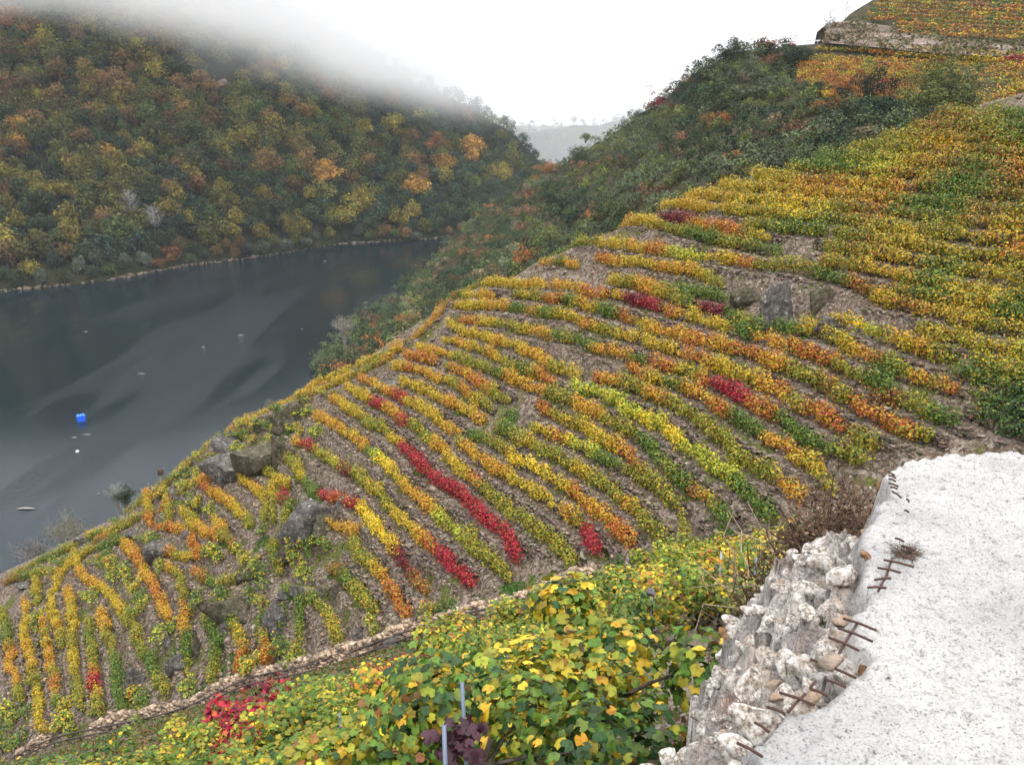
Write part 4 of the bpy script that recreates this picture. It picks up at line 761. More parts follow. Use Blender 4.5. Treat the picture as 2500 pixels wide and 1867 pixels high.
# ---- steel vine posts
m, nt, b = newmat('galvanised_steel'); b.inputs['Base Color'].default_value = (.16, .20, .27, 1); b.inputs['Metallic'].default_value = .3; b.inputs['Roughness'].default_value = .5; M_steel = m
m, nt, b = newmat('white_paint'); b.inputs['Base Color'].default_value = (.62, .65, .68, 1); b.inputs['Roughness'].default_value = .5; M_white = m
def near_hit(px, py, lift):
    P = []
    for a, b_ in zip(np.atleast_1d(px), np.atleast_1d(py)):
        d = dirs(a, b_); Zs = np.linspace(2, 120, 4000); Q = d[None]*Zs[:, None]; h = np.maximum(near_z(Q[:, 0], Q[:, 1]), flank_z(Q[:, 0], Q[:, 1]))+lift; k = np.argmax(Q[:, 2] < h); P.append(Q[k]+[0, 0, H])
    return np.array(P)
POSTS = [(1135, 1662, 1.35, .022, "grey steel post standing in the green foreground vines, upper of the near pair", 0), (1086, 1782, 1.35, .022, "grey steel post at the bottom edge beside a dark purple leaf cluster", 0), (1238, 1583, 1.35, .02, "thin steel post, left of the two small ones in the foreground vines", 0), (1314, 1580, 1.35, .02, "thin steel post, right of the two small ones in the foreground vines", 0),
         (1764, 1344, 1.6, .04, "thin white post above the trellised vines", 1), (1751, 1375, 1.35, .032, "left leaning steel post of the trellised vines", 0), (1847, 1360, 1.35, .032, "upright steel post among orange leaves of the trellised vines", 0), (1590, 1438, 1.35, .03, "post carrying a dark grey bundle", 0), (830, 1745, 1.3, .03, "thin post low in the left foreground vines", 0),
         (1446, 655, 1.5, .05, "thin pale post high on the slope left of the outcrop", 1), (2094, 440, 1.5, .05, "thin pale post among orange vines near the skyline", 1), (2463, 495, 1.6, .08, "white post at the right edge of the upper slope", 1), (2415, 505, 1.6, .06, "grey post left of the white one at the right edge", 0), (2276, 545, 1.6, .05, "thin grey post in the middle of the upper slope", 0), (2152, 825, 1.6, .06, "dark grey post right of the big outcrop", 0), (1831, 455, 1.5, .05, "thin grey post on the skyline hedge", 0), (2460, 640, 1.6, .06, "short grey post beside the bare stony gap at right", 0)]
for px_, py_, hh, ww, lab, wh in POSTS:
    p = near_hit(px_, py_, hh)[0] if py_ > 1340 else flank_hit(px_, py_, -hh)
    z0 = float(gz(p[0], p[1])); L = p[2]-z0+.3; g = Geo()
    V = BOXV.copy()*[ww, ww*.12, L]; g.add(V, BOXF); g.add(BOXV*[ww*.12, ww*.7, L-.004]+[ww*.44, ww*.4, 0], BOXF); g.add(BOXV*[ww*.12, ww*.7, L-.004]+[-ww*.44, ww*.4, 0], BOXF)
    o = ob('vine_post', g.mesh('vine_post', M_white if wh else M_steel), loc=(p[0], p[1], z0-.3+L/2)); o.rotation_euler = (rng.uniform(-.05, .05), rng.uniform(-.05, .05), rng.uniform(-.5, .5)); tag(o, lab, 'post', 'vineyard posts')
p = near_hit(1588, 1445, 1.33)[0]; V, Fc = rock_geo((.10, .08, .09), 3, 4, .3); m, nt, b = newmat('dark_cloth'); b.inputs['Base Color'].default_value = (.10, .085, .10, 1); b.inputs['Roughness'].default_value = .9
tag(ob('bundle', mesh('bundle', V, Fc, None, m, True), loc=tuple(p)), 'dark grey bundle draped over a post in the vines', 'bundle')
# dark purple leaf cluster at the near post
C = near_hit(1118, 1812, 1.0)[0]+rng.normal(size=(60, 3))*[.08, .08, .05]; V, Fc = lobed(C, unit(rng.normal(size=(60, 3))*.4+[0, -.3, .6]), rng.uniform(.05, .09, 60)); g = Geo(); g.add(V, Fc, np.repeat(np.array([.05, .018, .03])*rng.uniform(.6, 1.5, (60, 1)), 13, 0))
tag(ob('purple_shoot', g.mesh('purple_shoot', M_leaf)), 'dark purple vine shoot beside the lowest steel post', 'vine shoot')

# ================================================================== BROKEN WALL WITH WHITE CONCRETE TOP (camera stands on it)
SLZ = -1.9
E1 = tr("S1862,1867"); ep = [(520, 1650), (500, 1560), (560, 1500), (650, 1400), (790, 1368), (860, 1305), (960, 1260), (1060, 1160), (1075, 1080), (1010, 1020), (1010, 900), (1040, 780), (1060, 700), (1040, 600), (1075, 520), (1100, 420), (1130, 330), (1150, 230), (1180, 190), (1250, 160), (1400, 125), (1600, 112), (1820, 110)]
ep = np.array([(1600+a*.4945, 1050+b_*.4945) for a, b_ in ep]); d = dirs(ep[:, 0], ep[:, 1]); EP = d*(SLZ/d[:, 2])[:, None]; EP = EP[:, :2]
poly = np.concatenate([[[.72, -3.]], [[.70, 1.6]], EP, [[4.4, 4.7], [9, 3.9], [9, -3]]])
def poly_sd(X, Y, poly):
    """signed distance, negative inside"""
    P = np.stack([X, Y], -1); n = len(poly); dmin = np.full(X.shape, 1e9); ins = np.zeros(X.shape, bool)
    for i in range(n):
        a, b_ = poly[i], poly[(i+1) % n]; ab = b_-a; t = np.clip(((P-a)@ab)/(ab@ab), 0, 1); q = P-a-t[..., None]*ab; dmin = np.minimum(dmin, np.hypot(q[..., 0], q[..., 1]))
        c = ((a[1] > Y) != (b_[1] > Y))&(X < (b_[0]-a[0])*(Y-a[1])/(b_[1]-a[1]+1e-12)+a[0]); ins ^= c
    return np.where(ins, -dmin, dmin)
wx = np.unique(np.r_[np.arange(-.3, .5, .1), np.arange(.5, 3.4, .0135), np.arange(3.4, 9.2, .1)]); wy = np.unique(np.r_[np.arange(-3, 1.8, .12), np.arange(1.8, 5.3, .0135), np.arange(5.3, 6.2, .1)])
WX, WY = np.meshgrid(wx, wy, indexing='ij'); sdm = poly_sd(WX+fbm(WX*6, WY*6, 3)*.10, WY+fbm(WX*6+9, WY*6, 3)*.10, poly)
# width of the rubble ledge outside the slab: wide near the camera, a bare face further off
lw = np.interp(WY-.25*(WX-1), [0, 3.9, 4.3, 4.6], [.36, .56, .46, .12]); far = np.clip((WX-1.62)/.25, 0, 1); lw = lw*(1-far)+.10*far
o_ = np.clip(sdm, 0, None); q = np.clip(o_/lw, 0, 1)
lump = (np.abs(fbm(WX*3.4, WY*3.4, 4))*.9+fbm(WX*8, WY*8, 4)*.55+np.abs(fbm(WX*19+3, WY*19, 3))*.35)
Zw = SLZ+fbm(WX*1.3, WY*1.3, 3)*.05+fbm(WX*20, WY*20, 3)*.03+fbm(WX*36, WY*36, 2)*.028
Zw = Zw-np.where(sdm > 0, np.clip(o_/.05, 0, 1)*.10+q*.55-lump*.32*np.clip(o_/.15, 0, 1), 0)
face = np.clip((o_-lw)/.35, 0, None); Zw = Zw-face*1.9-np.where(face > 0, 0, 0)+fbm(WX*5, WY*5, 3)*.25*np.clip(face*3, 0, 1)
Zst = Zw.copy(); tint = np.zeros(Zw.shape); dkk = np.zeros(Zw.shape)
Zst = Zw.copy(); tint = np.zeros(Zw.shape); dkk = np.zeros(Zw.shape)
for _ in range(2600):
    cx_, cy2 = rng.uniform(.05, 2.5), rng.uniform(1.75, 5.4); i0 = int(np.searchsorted(wx, cx_)); j0 = int(np.searchsorted(wy, cy2))
    if not (0 < i0 < len(wx) and 0 < j0 < len(wy)) or sdm[i0, j0] < .04 or sdm[i0, j0] > lw[i0, j0]+.4: continue
    r_ = rng.uniform(.025, .055) if rng.random() < .75 else rng.uniform(.055, .10); ia, ib = np.searchsorted(wx, [cx_-r_*1.5, cx_+r_*1.5]); ja, jb = np.searchsorted(wy, [cy2-r_*1.5, cy2+r_*1.5]); gxx = WX[ia:ib, ja:jb]-cx_; gyy = WY[ia:ib, ja:jb]-cy2
    if gxx.size == 0: continue
    ks = np.sort(rng.random(rng.integers(4, 7))*6.28); dd_ = np.max([(gxx*math.cos(a)+gyy*math.sin(a))/(r_*(.75+.5*((a*7) % 1))) for a in np.r_[ks, ks[0]+2.1, ks[0]+4.2]], 0)
    hst = Zst[ia:ib, ja:jb].mean()+r_*(np.minimum(.42, 2.2*(1-dd_))+rng.uniform(-.22, .28)) + (gxx*rng.normal(0, .5)+gyy*rng.normal(0, .5))+fbm(gxx*45+cx_*9, gyy*45, 3)*r_*.7; m_ = (dd_ < 1)&(hst > Zw[ia:ib, ja:jb])&(sdm[ia:ib, ja:jb] > .015); Zw[ia:ib, ja:jb] = np.where(m_, hst, Zw[ia:ib, ja:jb])
    tint[ia:ib, ja:jb] = np.where(m_, rng.random()**3, tint[ia:ib, ja:jb]); dkk[ia:ib, ja:jb] = np.where(m_, rng.uniform(.2, 1), dkk[ia:ib, ja:jb])
Zgd = gz(WX, WY)-H; Zw = np.maximum(Zw, Zgd-.25)
inn = sdm < 0.03
Zbrk = fbm(WX*2.1+40, WY*2.1, 4)
m, nt, b = newmat('limed_concrete'); tc = N(nt, 'ShaderNodeTexCoord').outputs['Object']
n1 = noise(nt, 24, 8, .85, tc); r1 = ramp(nt, [(.34, (.10, .092, .085)), (.41, (.42, .41, .395)), (.48, (.63, .62, .60))]); nt.links.new(n1.outputs[0], r1.inputs[0])
nW = noise(nt, 1.7, 5, .6, tc); rW = ramp(nt, [(.35, (.80, .80, .82)), (.65, (1.06, 1.05, 1.04))]); nt.links.new(nW.outputs[0], rW.inputs[0]); nS = noise(nt, 95, 3, .7, tc); rS = ramp(nt, [(.33, (.30, .29, .28)), (.42, (.9, .9, .9)), (.6, (1.06, 1.06, 1.06))]); nt.links.new(nS.outputs[0], rS.inputs[0]); r1o = mixc(nt, 1., mixc(nt, 1., r1.outputs[0], rW.outputs[0], 'MULTIPLY'), rS.outputs[0], 'MULTIPLY')
n2 = noise(nt, 2.6, 6, .7, tc); r2 = ramp(nt, [(.60, (0, 0, 0)), (.68, (1, 1, 1))]); nt.links.new(n2.outputs[0], r2.inputs[0])
a = N(nt, 'ShaderNodeAttribute', attribute_name='Col')
st = mixc(nt, r2.outputs[0], r1o, (.34, .20, .11))
n5 = noise(nt, 7, 6, .7, tc); r5 = ramp(nt, [(.34, (.10, .095, .10)), (.44, (.30, .28, .27)), (.52, (.48, .45, .42)), (.64, (.62, .60, .58))]); nt.links.new(n5.outputs[0], r5.inputs[0]); st = mixc(nt, .65, st, r5.outputs[0])
sp3 = N(nt, 'ShaderNodeSeparateColor'); nt.links.new(a.outputs['Color'], sp3.inputs[0])
rt = ramp(nt, [(.5, (0, 0, 0)), (.75, (.7, .7, .7))]); nt.links.new(sp3.outputs[1], rt.inputs[0]); st = mixc(nt, rt.outputs[0], st, (.36, .25, .16))
rd_ = ramp(nt, [(0, (.75, .73, .72)), (.3, (.7, .67, .65)), (1, (1.35, 1.33, 1.30))]); nt.links.new(sp3.outputs[2], rd_.inputs[0]); st = mixc(nt, 1., mixc(nt, .4, st, r1o), rd_.outputs[0], 'MULTIPLY')
vc_ = N(nt, 'ShaderNodeTexVoronoi', feature='DISTANCE_TO_EDGE'); vc_.inputs['Scale'].default_value = 17; nw_ = noise(nt, 12, 4, .7, tc); va_ = N(nt, 'ShaderNodeVectorMath', operation='MULTIPLY_ADD'); nt.links.new(nw_.outputs['Color'], va_.inputs[0]); va_.inputs[1].default_value = (.16, .16, .16); nt.links.new(tc, va_.inputs[2]); nt.links.new(va_.outputs[0], vc_.inputs['Vector'])
rv_ = ramp(nt, [(0, (.42, .38, .35)), (.06, (.95, .93, .9)), (.2, (1.15, 1.14, 1.12))]); nt.links.new(vc_.outputs[0], rv_.inputs[0]); st = mixc(nt, 1., st, rv_.outputs[0], 'MULTIPLY')
c = mixc(nt, sp3.outputs[0], r1o, st); nt.links.new(c, b.inputs['Base Color']); b.inputs['Roughness'].default_value = .9; b.inputs['Specular IOR Level'].default_value = .2
n3 = noise(nt, 90, 4, .8, tc); bump(nt, b, n3.outputs[0], 1., .02); M_lime = m
rk = np.clip(o_/.04, 0, 1)
me = mesh('retaining_wall', np.stack([WX, WY, Zw+H], -1).reshape(-1, 3), grid_faces(len(wx), len(wy))[:, ::-1], np.stack([rk, tint, dkk], -1).reshape(-1, 3), M_lime, False)
tag(ob('retaining_wall', me), 'broken retaining wall with a rough white limed concrete top', 'wall')
def wz(x, y):
    x = np.asarray(x, float); y = np.asarray(y, float); i = np.clip(np.searchsorted(wx, x)-1, 0, len(wx)-2); j = np.clip(np.searchsorted(wy, y)-1, 0, len(wy)-2); return Zw[i, j]+H
# rubble stones on the ledge
m, nt, b = newmat('limed_stone'); tc = N(nt, 'ShaderNodeTexCoord').outputs['Object']; oi = N(nt, 'ShaderNodeObjectInfo')
n1 = noise(nt, 2.6, 7, .7, tc); r1 = ramp(nt, [(.36, (.14, .12, .10)), (.45, (.38, .32, .26)), (.51, (.56, .52, .47)), (.60, (.70, .68, .65))]); nt.links.new(n1.outputs[0], r1.inputs[0])
n2 = noise(nt, 5, 7, .8, tc); r2 = ramp(nt, [(.36, (.6, .58, .56)), (.5, (1, 1, 1))]); nt.links.new(n2.outputs[0], r2.inputs[0]); c = mixc(nt, 1, r1.outputs[0], r2.outputs[0], 'MULTIPLY')
rb = ramp(nt, [(.80, (0, 0, 0)), (.95, (.8, .8, .8))]); nt.links.new(oi.outputs['Random'], rb.inputs[0]); c = mixc(nt, rb.outputs[0], c, (.36, .24, .15)); nt.links.new(c, b.inputs['Base Color']); b.inputs['Roughness'].default_value = .9
bump(nt, b, n2.outputs[0], .7, .03); M_limestone = m
M_brownstone = rockmat('brown_stone', (.12, .10, .08), (.26, .21, .16), (.38, .31, .24), 3)
rp = [mesh('rubble_stone', *rock_geo((1.45, rng.uniform(.85, 1.25), rng.uniform(.65, 1.05)), 3, 22, .045), None, M_limestone) for _ in range(12)]
rp2 = [mesh('field_stone', *rock_geo((1, rng.uniform(.6, 1), rng.uniform(.35, .65)), 3, 9, .06), None, M_brownstone) for _ in range(7)]
cnt = 0; pts = []
for _ in range(40000):
    x, y = rng.uniform(.1, 2.3), rng.uniform(1.8, 5.6); s_ = poly_sd(np.array(x), np.array(y), poly); L_ = float(np.interp(y-.25*(x-1), [0, 3.9, 4.3, 4.6], [.36, .56, .46, .12]))
    if s_ < .06 or s_ > L_+.16: continue
    fr = s_/L_; r_ = rng.uniform(.028, .055) if rng.random() < .6 else rng.uniform(.055, .10)
    if x > 1.75: r_ *= .6
    if any((x-a)**2+(y-b_)**2 < (.58*(r_+c_))**2 for a, b_, c_ in pts): continue
    pts.append((x, y, r_)); z = float(wz(x, y)); o = ob('rubble_stone', rp[rng.integers(0, 12)], loc=(x, y, z+r_*.22)); o.scale = (r_, r_, r_); o.rotation_euler = tuple(rng.uniform(-.7, .7, 2))+(rng.random()*6.3,)
    tag(o, 'white limed rubble stone in the broken edge of the wall', 'stone', 'limed rubble stones along the broken wall'); cnt += 1
    if cnt > 285: break
print('rubble', cnt)
ps = []
for _ in range(9000):
    px_ = rng.uniform(1490, 1960); py_ = rng.uniform(1400, 1760)
    if py_ > 1760-(px_-1490)*.55+60 or py_ < 1640-(px_-1490)*.62: continue
    if len(ps) > 170: break
    d = dirs(px_, py_); Zs = np.linspace(3, 25, 500); Q = d[None]*Zs[:, None]; k = np.argmax(Q[:, 2]+H < gz(Q[:, 0], Q[:, 1])); x, y = Q[k, :2]
    if Zs[k] < 5.2: continue
    r_ = rng.uniform(.06, .17)*(1.5 if rng.random() < .15 else 1)*min(1.5, Zs[k]/7)
    if any((x-a)**2+(y-b_)**2 < (.7*(r_+c_))**2 for a, b_, c_ in ps): continue
    ps.append((x, y, r_)); o = ob('field_stone', rp2[rng.integers(0, 7)], loc=(x, y, float(gz(x, y))+r_*.2)); o.scale = (r_, r_, r_); o.rotation_euler = tuple(rng.uniform(-.4, .4, 2))+(rng.random()*6.3,)
    tag(o, 'brown field stone in the heap below the white rubble', 'stone', 'brown stones heaped below the wall')
# orange-brown bare stones in the wall face
for a, b_, sz, lab in ((1112, 270, .055, 'rusty orange stone in the upper corner of the wall face'), (1050, 625, .05, 'orange stone halfway down the wall face'), (1030, 1190, .05, 'long orange brown stone at the concrete edge'), (350, 1000, .075, 'big tan stone at the left of the rubble'), (270, 1000, .08, 'dark tan block left of the rubble')):
    pa, pb = 1600+a*.4945, 1050+b_*.4945; d = dirs(pa, pb); Zs = np.linspace(1.5, 12, 2000); Q = d[None]*Zs[:, None]; k = int(np.argmax(Q[:, 2]+H < np.maximum(wz(Q[:, 0], Q[:, 1]), gz(Q[:, 0], Q[:, 1]))))
    mt = rockmat('orange_stone', (.20, .11, .06), (.34, .19, .10), (.45, .32, .2), 5); V, Fc = rock_geo((1.2, .8, .7), 3, 16, .12); o = ob('orange_stone', mesh('orange_stone', V*sz, Fc, None, mt), loc=tuple(Q[k]+[0, 0, H])); o.rotation_euler = (.3, .2, rng.random()*3); tag(o, lab, 'stone')
# rusty reinforcement ladders
m, nt, b = newmat('rusty_bar'); n_ = noise(nt, 60); r_ = ramp(nt, [(.4, (.035, .018, .014)), (.65, (.10, .045, .03))]); nt.links.new(n_.outputs[0], r_.inputs[0]); nt.links.new(r_.outputs[0], b.inputs['Base Color']); b.inputs['Roughness'].default_value = .85; M_rust = m
def slab_pt(a, b_, z=-1.875):
    pa, pb = 1600+a*.4945, 1050+b_*.4945; d = dirs(pa, pb); return d*(z/d[2])+np.array([0, 0, H])
LAD = [("upper rusty bar ladder hanging over the broken edge", [(1170, 630, 1140, 720), (1140, 720, 1100, 795)], [(1095, 690, 1210, 714), (1080, 750, 1160, 742), (1045, 787, 1138, 790), (1125, 650, 1275, 686), (1182, 543, 1225, 560), (1215, 580, 1280, 605), (1215, 630, 1270, 652)]),
       ("middle rusty bar ladder, the longest, by the loose slate", [(995, 955, 905, 1105), (905, 1105, 850, 1175)], [(925, 940, 1090, 1000), (900, 988, 1072, 1055), (855, 1035, 1005, 1100), (765, 1142, 990, 1235)]),
       ("lower rusty bar ladder near the bottom of the photo", [(790, 1240, 765, 1272), (740, 1300, 655, 1390)], [(845, 1245, 940, 1282), (765, 1290, 850, 1324), (610, 1306, 785, 1370), (550, 1378, 640, 1413)]),
       ("two loose rusty bars lowest on the broken edge", [], [(402, 1556, 528, 1625), (490, 1455, 560, 1503)]),
       ("small cluster of short rusty bars at the far corner", [], [(1150, 218, 1180, 232), (1150, 232, 1185, 245), (1152, 248, 1185, 262), (1150, 270, 1198, 288), (1160, 290, 1195, 300), (1170, 312, 1212, 342), (1240, 350, 1250, 362), (1230, 405, 1250, 415)])]
for lab, sp, cr in LAD:
    P0 = slab_pt(*cr[0][:2]); root = ob('reinforcement_ladder', None, loc=tuple(P0)); tag(root, lab, 'rusty bars')
    for (a, b_, c_, d_) in sp+cr:
        A = slab_pt(a, b_)-P0; B = slab_pt(c_, d_)-P0; o2 = 0 if (a, b_, c_, d_) in sp else .011; A[2] += o2; B[2] += o2; Mi = (A+B)/2+[0, 0, .004]; g = Geo(); tube(g, [A, Mi, B], (.0052), 7); ob('bar', g.mesh('bar', M_rust), root)
V, Fb = boxes(np.array([slab_pt(868, 1140, -1.86)]), np.array([.13]), np.array([.05]), np.array([.02]), np.array([.9]), .2, .1); g = Geo(); g.add(V, Fb, [1.2, 1.2, 1.2]); tag(ob('slate_piece', g.mesh('slate_piece', M_stone)), 'narrow grey slate resting on the middle bar ladder', 'slate')

def twig_bush(name, lab, base, rad, hgt, n, col, cat='bush', thick=.006, leaves=None):
    g = Geo()
    for i in range(n):
        u = unit(rng.normal(size=3)*[1, 1, .5]+[0, 0, .7]); L = rng.uniform(.6, 1.05); p0 = rng.normal(size=3)*[rad*.25, rad*.25, 0]; p = [p0]
        for k in range(1, 5): p.append(p0+u*[rad, rad, hgt]*L*k/4+rng.normal(size=3)*rad*.10*k/3+[0, 0, -.10*hgt*(k/4)**2*L])
        tube(g, p, [thick*2, thick*1.5, thick*1.1, thick*.8, thick*.5], 4, np.array(col)*rng.uniform(.6, 1.4), False)
    if leaves:
        C = unit(rng.normal(size=(leaves[0], 3)))*[rad, rad, hgt]*(.5+.5*rng.random((leaves[0], 1))); C[:, 2] = np.abs(C[:, 2]); V, Fq = quads(C, unit(rng.normal(size=C.shape)), rng.uniform(.6, 1.3, len(C))*leaves[2]); g.add(V, Fq, np.repeat(np.array(leaves[1])*rng.uniform(.6, 1.4, (len(C), 1)), 4, 0))
    m_ = M_far; o = ob(name, g.mesh(name, m_), loc=tuple(base)); tag(o, lab, cat); return o
d = dirs(2010, 1330); twig_bush('dry_bush', 'large tangled brown dry bush left of the white wall corner', d*7.2+[0, 0, H-.9], .75, 1.05, 420, (.15, .10, .075), leaves=(2600, (.13, .085, .05), .045))
d = dirs(1960, 1240); twig_bush('dry_bramble', 'thin bare bramble stems above the dry bush', d*8.2+[0, 0, H-1.0], 1.0, 1.5, 40, (.28, .22, .16))
d = dirs(2060, 1235); twig_bush('dead_shrub', 'dark dead shrub tucked behind the wall corner', d*6.8+[0, 0, H-.5], .5, .75, 260, (.12, .08, .06), leaves=(1500, (.11, .07, .045), .04))
twig_bush('heather_tuft', 'dry purplish heather tuft on the white rubble near the bottom', slab_pt(455, 1480, -2.25), .13, .16, 420, (.20, .14, .13), thick=.0013)
twig_bush('grass_tuft', 'small dry grass tuft on the rubble by the upper bars', slab_pt(1240, 615, -1.9), .09, .06, 140, (.22, .17, .12), thick=.0012)
twig_bush('moss_tuft', 'small olive weed in the rubble below the ledge', slab_pt(800, 950, -2.1), .10, .07, 160, (.12, .11, .06), thick=.0012)
# ================================================================== TREES of the far hillside
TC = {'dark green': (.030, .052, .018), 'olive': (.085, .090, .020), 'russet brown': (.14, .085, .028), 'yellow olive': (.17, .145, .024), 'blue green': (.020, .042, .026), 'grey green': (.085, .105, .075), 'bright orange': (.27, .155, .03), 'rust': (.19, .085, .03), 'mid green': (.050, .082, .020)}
def crown_pts(n, seed=None, nb=22):
    bc = unit(rng.normal(size=(nb, 3)))*rng.uniform(.35, .72, (nb, 1))*[.62, .62, .55]+[0, 0, .62]; bc[0] = (0, 0, .75); br = rng.uniform(.17, .31, nb); k = rng.integers(0, nb, n); u = unit(rng.normal(size=(n, 3))+[0, 0, .35])
    return bc[k]+u*(br[k]*(.75+.35*rng.random(n)))[:, None], u, k, bc
tree_protos = {}
def tree_proto(cn, v, n=760):
    C, u, k, bc = crown_pts(n); base = np.array(TC[cn]); nb = len(bc); bright = rng.uniform(.6, 1.45, nb)[k][:, None]
    col = base*bright*rng.uniform(.75, 1.3, (n, 1))*(1+rng.normal(0, .1, (n, 3))); mix = rng.random(n) < .10; col[mix] = col[mix]*.5+np.array([.16, .12, .03])*.5
    if v == 9: pass
    V, Fq = quads(C, unit(u+rng.normal(size=(n, 3))*.5), rng.uniform(.055, .105, n)*1.15, .8); g = Geo(); g.add(V, Fq, np.repeat(np.clip(col, .005, 1), 4, 0)); cr = g.mesh('crown', M_far); g = Geo()
    tube(g, [(0, 0, -.15), (.01, .01, .2), (-.01, 0, .45), (0, .01, .7)], [.035, .028, .02, .008], 7)
    for j in range(1, 8): tube(g, [(0, 0, .25+.03*j), tuple(bc[j]*[.5, .5, 1]-[0, 0, .12]), tuple(bc[j])], [.014, .009, .003], 5, None, False)
    return cr, g.mesh('trunk', M_wood), (V, Fq, np.repeat(np.clip(col, .005, 1), 4, 0))
for cn in TC: tree_protos[cn] = [tree_proto(cn, v) for v in range(3)]
SPEC = [(50, 345, 'bright orange'), (265, 405, 'bright orange'), (20, 520, 'yellow olive'), (160, 480, 'yellow olive'), (180, 560, 'yellow olive'), (480, 470, 'rust'), (760, 410, 'russet brown'), (800, 440, 'bright orange'), (720, 480, 'russet brown'), (715, 555, 'yellow olive'), (1075, 400, 'bright orange'), (1090, 430, 'yellow olive'), (1020, 450, 'russet brown'), (1008, 485, 'bright orange'), (1155, 370, 'bright orange'), (1063, 353, 'rust'), (1215, 425, 'yellow olive'), (880, 505, 'yellow olive'), (575, 560, 'yellow olive'), (400, 640, 'rust'), (90, 655, 'yellow olive'), (60, 590, 'yellow olive'), (650, 150, 'yellow olive'), (30, 60, 'rust'), (965, 320, 'yellow olive'), (970, 250, 'russet brown'), (640, 270, 'mid green'), (720, 560, 'yellow olive')]
sx, syy, sc_ = np.array([a[0] for a in SPEC]), np.array([a[1] for a in SPEC]), [a[2] for a in SPEC]
def tree_colour(px, py, v):
    d = np.hypot(sx-px, sy_-py); k = int(np.argmin(d))
    if d[k] < 22: return sc_[k]
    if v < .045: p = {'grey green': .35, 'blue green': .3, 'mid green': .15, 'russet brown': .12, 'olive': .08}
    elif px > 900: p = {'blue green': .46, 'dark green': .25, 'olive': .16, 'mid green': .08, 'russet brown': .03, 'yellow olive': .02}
    elif py < 260 and px < 500: p = {'russet brown': .24, 'olive': .34, 'dark green': .30, 'yellow olive': .12}
    elif v < .3: p = {'dark green': .27, 'blue green': .22, 'olive': .22, 'yellow olive': .16, 'russet brown': .05, 'mid green': .08}
    else: p = {'olive': .34, 'yellow olive': .16, 'russet brown': .13, 'dark green': .27, 'mid green': .10}
    ks = list(p); w_ = np.array([p[k] for k in ks]); return ks[rng.choice(len(ks), p=w_/w_.sum())]
sy_ = syy
def scatter(G, P, spacing_m, want, umax=1., jitter=.5, vpow=1.):
    """blue-noise-like picks over a lattice surface, spacing in metres on screen-facing surface"""
    nu, nv2 = G.shape[:2]; n = want*14; u = rng.random(n)*umax; v = rng.random(n)
    iu = np.clip((u*(nu-1)).astype(int), 0, nu-2); iv = np.clip((v*(nv2-1)).astype(int), 0, nv2-2); fu = (u*(nu-1)-iu)[:, None]; fv = (v*(nv2-1)-iv)[:, None]
    Q = P[iu, iv]*(1-fu)*(1-fv)+P[iu+1, iv]*fu*(1-fv)+P[iu, iv+1]*(1-fu)*fv+P[iu+1, iv+1]*fu*fv
    px, py, Z = to_px(Q); out = []; cell = {}
    for i in range(n):
        r_ = spacing_m*F/Z[i]; cx_, cy_ = int(px[i]//60), int(py[i]//60); bad = False
        for a in (-1, 0, 1):
            for b_ in (-1, 0, 1):
                for (x, y, r2) in cell.get((cx_+a, cy_+b_), ()):
                    if ((px[i]-x)**2+((py[i]-y)*1.35)**2) < (r_)**2: bad = True; break
                if bad: break
            if bad: break
        if bad: continue
        cell.setdefault((cx_, cy_), []).append((px[i], py[i], r_)); out.append(i)
        if len(out) >= want: break
    out = np.array(out); return Q[out], px[out], py[out], Z[out], v[out]
Q, px, py, Z, v = scatter(G_far, P_far, 7.0, 1700)
keep = (px > -60)&(py > -90)&(px < 1400)&~((np.abs(px-545) < 45)&(np.abs(py-205) < 26)); Q, px, py, Z, v = Q[keep], px[keep], py[keep], Z[keep], v[keep]
print('trees', len(Q)); order = np.argsort(Z); named = {}
g = Geo()
for q, k in enumerate(order):
    cn = tree_colour(px[k], py[k]-14, v[k]); sz = rng.uniform(9.5, 15.5) if v[k] > .045 else rng.uniform(6, 9.5)
    if cn in ('blue green', 'dark green'): sz *= .85
    pr = tree_protos[cn][rng.integers(0, 3)]; rz = rng.random()*6.28; wf = rng.uniform(.85, 1.15)
    if q < 285 and -20 < px[k] < 1300:
        e = ob('forest_tree', None, loc=tuple(Q[k]-[0, 0, .8])); e.rotation_euler = (0, 0, rz); e.scale = (sz*wf, sz*wf, sz); ob('crown', pr[0], e); ob('trunk', pr[1], e)
        e['category'] = 'tree'; e['group'] = 'trees on the wooded hillside across the river'; named.setdefault(cn, []).append((px[k], e))
    else:
        V, Fq, Cc = pr[2]; nq = len(Fq); sel = rng.permutation(nq)[:520]; vi = (sel[:, None]*4+np.arange(4)).ravel(); c, s = math.cos(rz), math.sin(rz); W = V[vi]; W = np.stack([W[:, 0]*c-W[:, 1]*s, W[:, 0]*s+W[:, 1]*c, W[:, 2]], -1)*[sz*wf*1.06, sz*wf*1.06, sz]+Q[k]-[0, 0, .8]
        g.add(W, np.arange(len(W)).reshape(-1, 4), Cc[vi]*rng.uniform(.62, 1.45))
tag(ob('upper_forest', g.mesh('upper_forest', M_far)), 'mass of autumn woodland on the upper far slope', 'forest', kind='stuff')
for cn, L in named.items():
    L.sort(key=lambda a: a[0])
    for i, (_, e) in enumerate(L): e['label'] = '%s tree low on the far wooded slope, %s from the left of that colour' % (cn, words_ord(i+1))
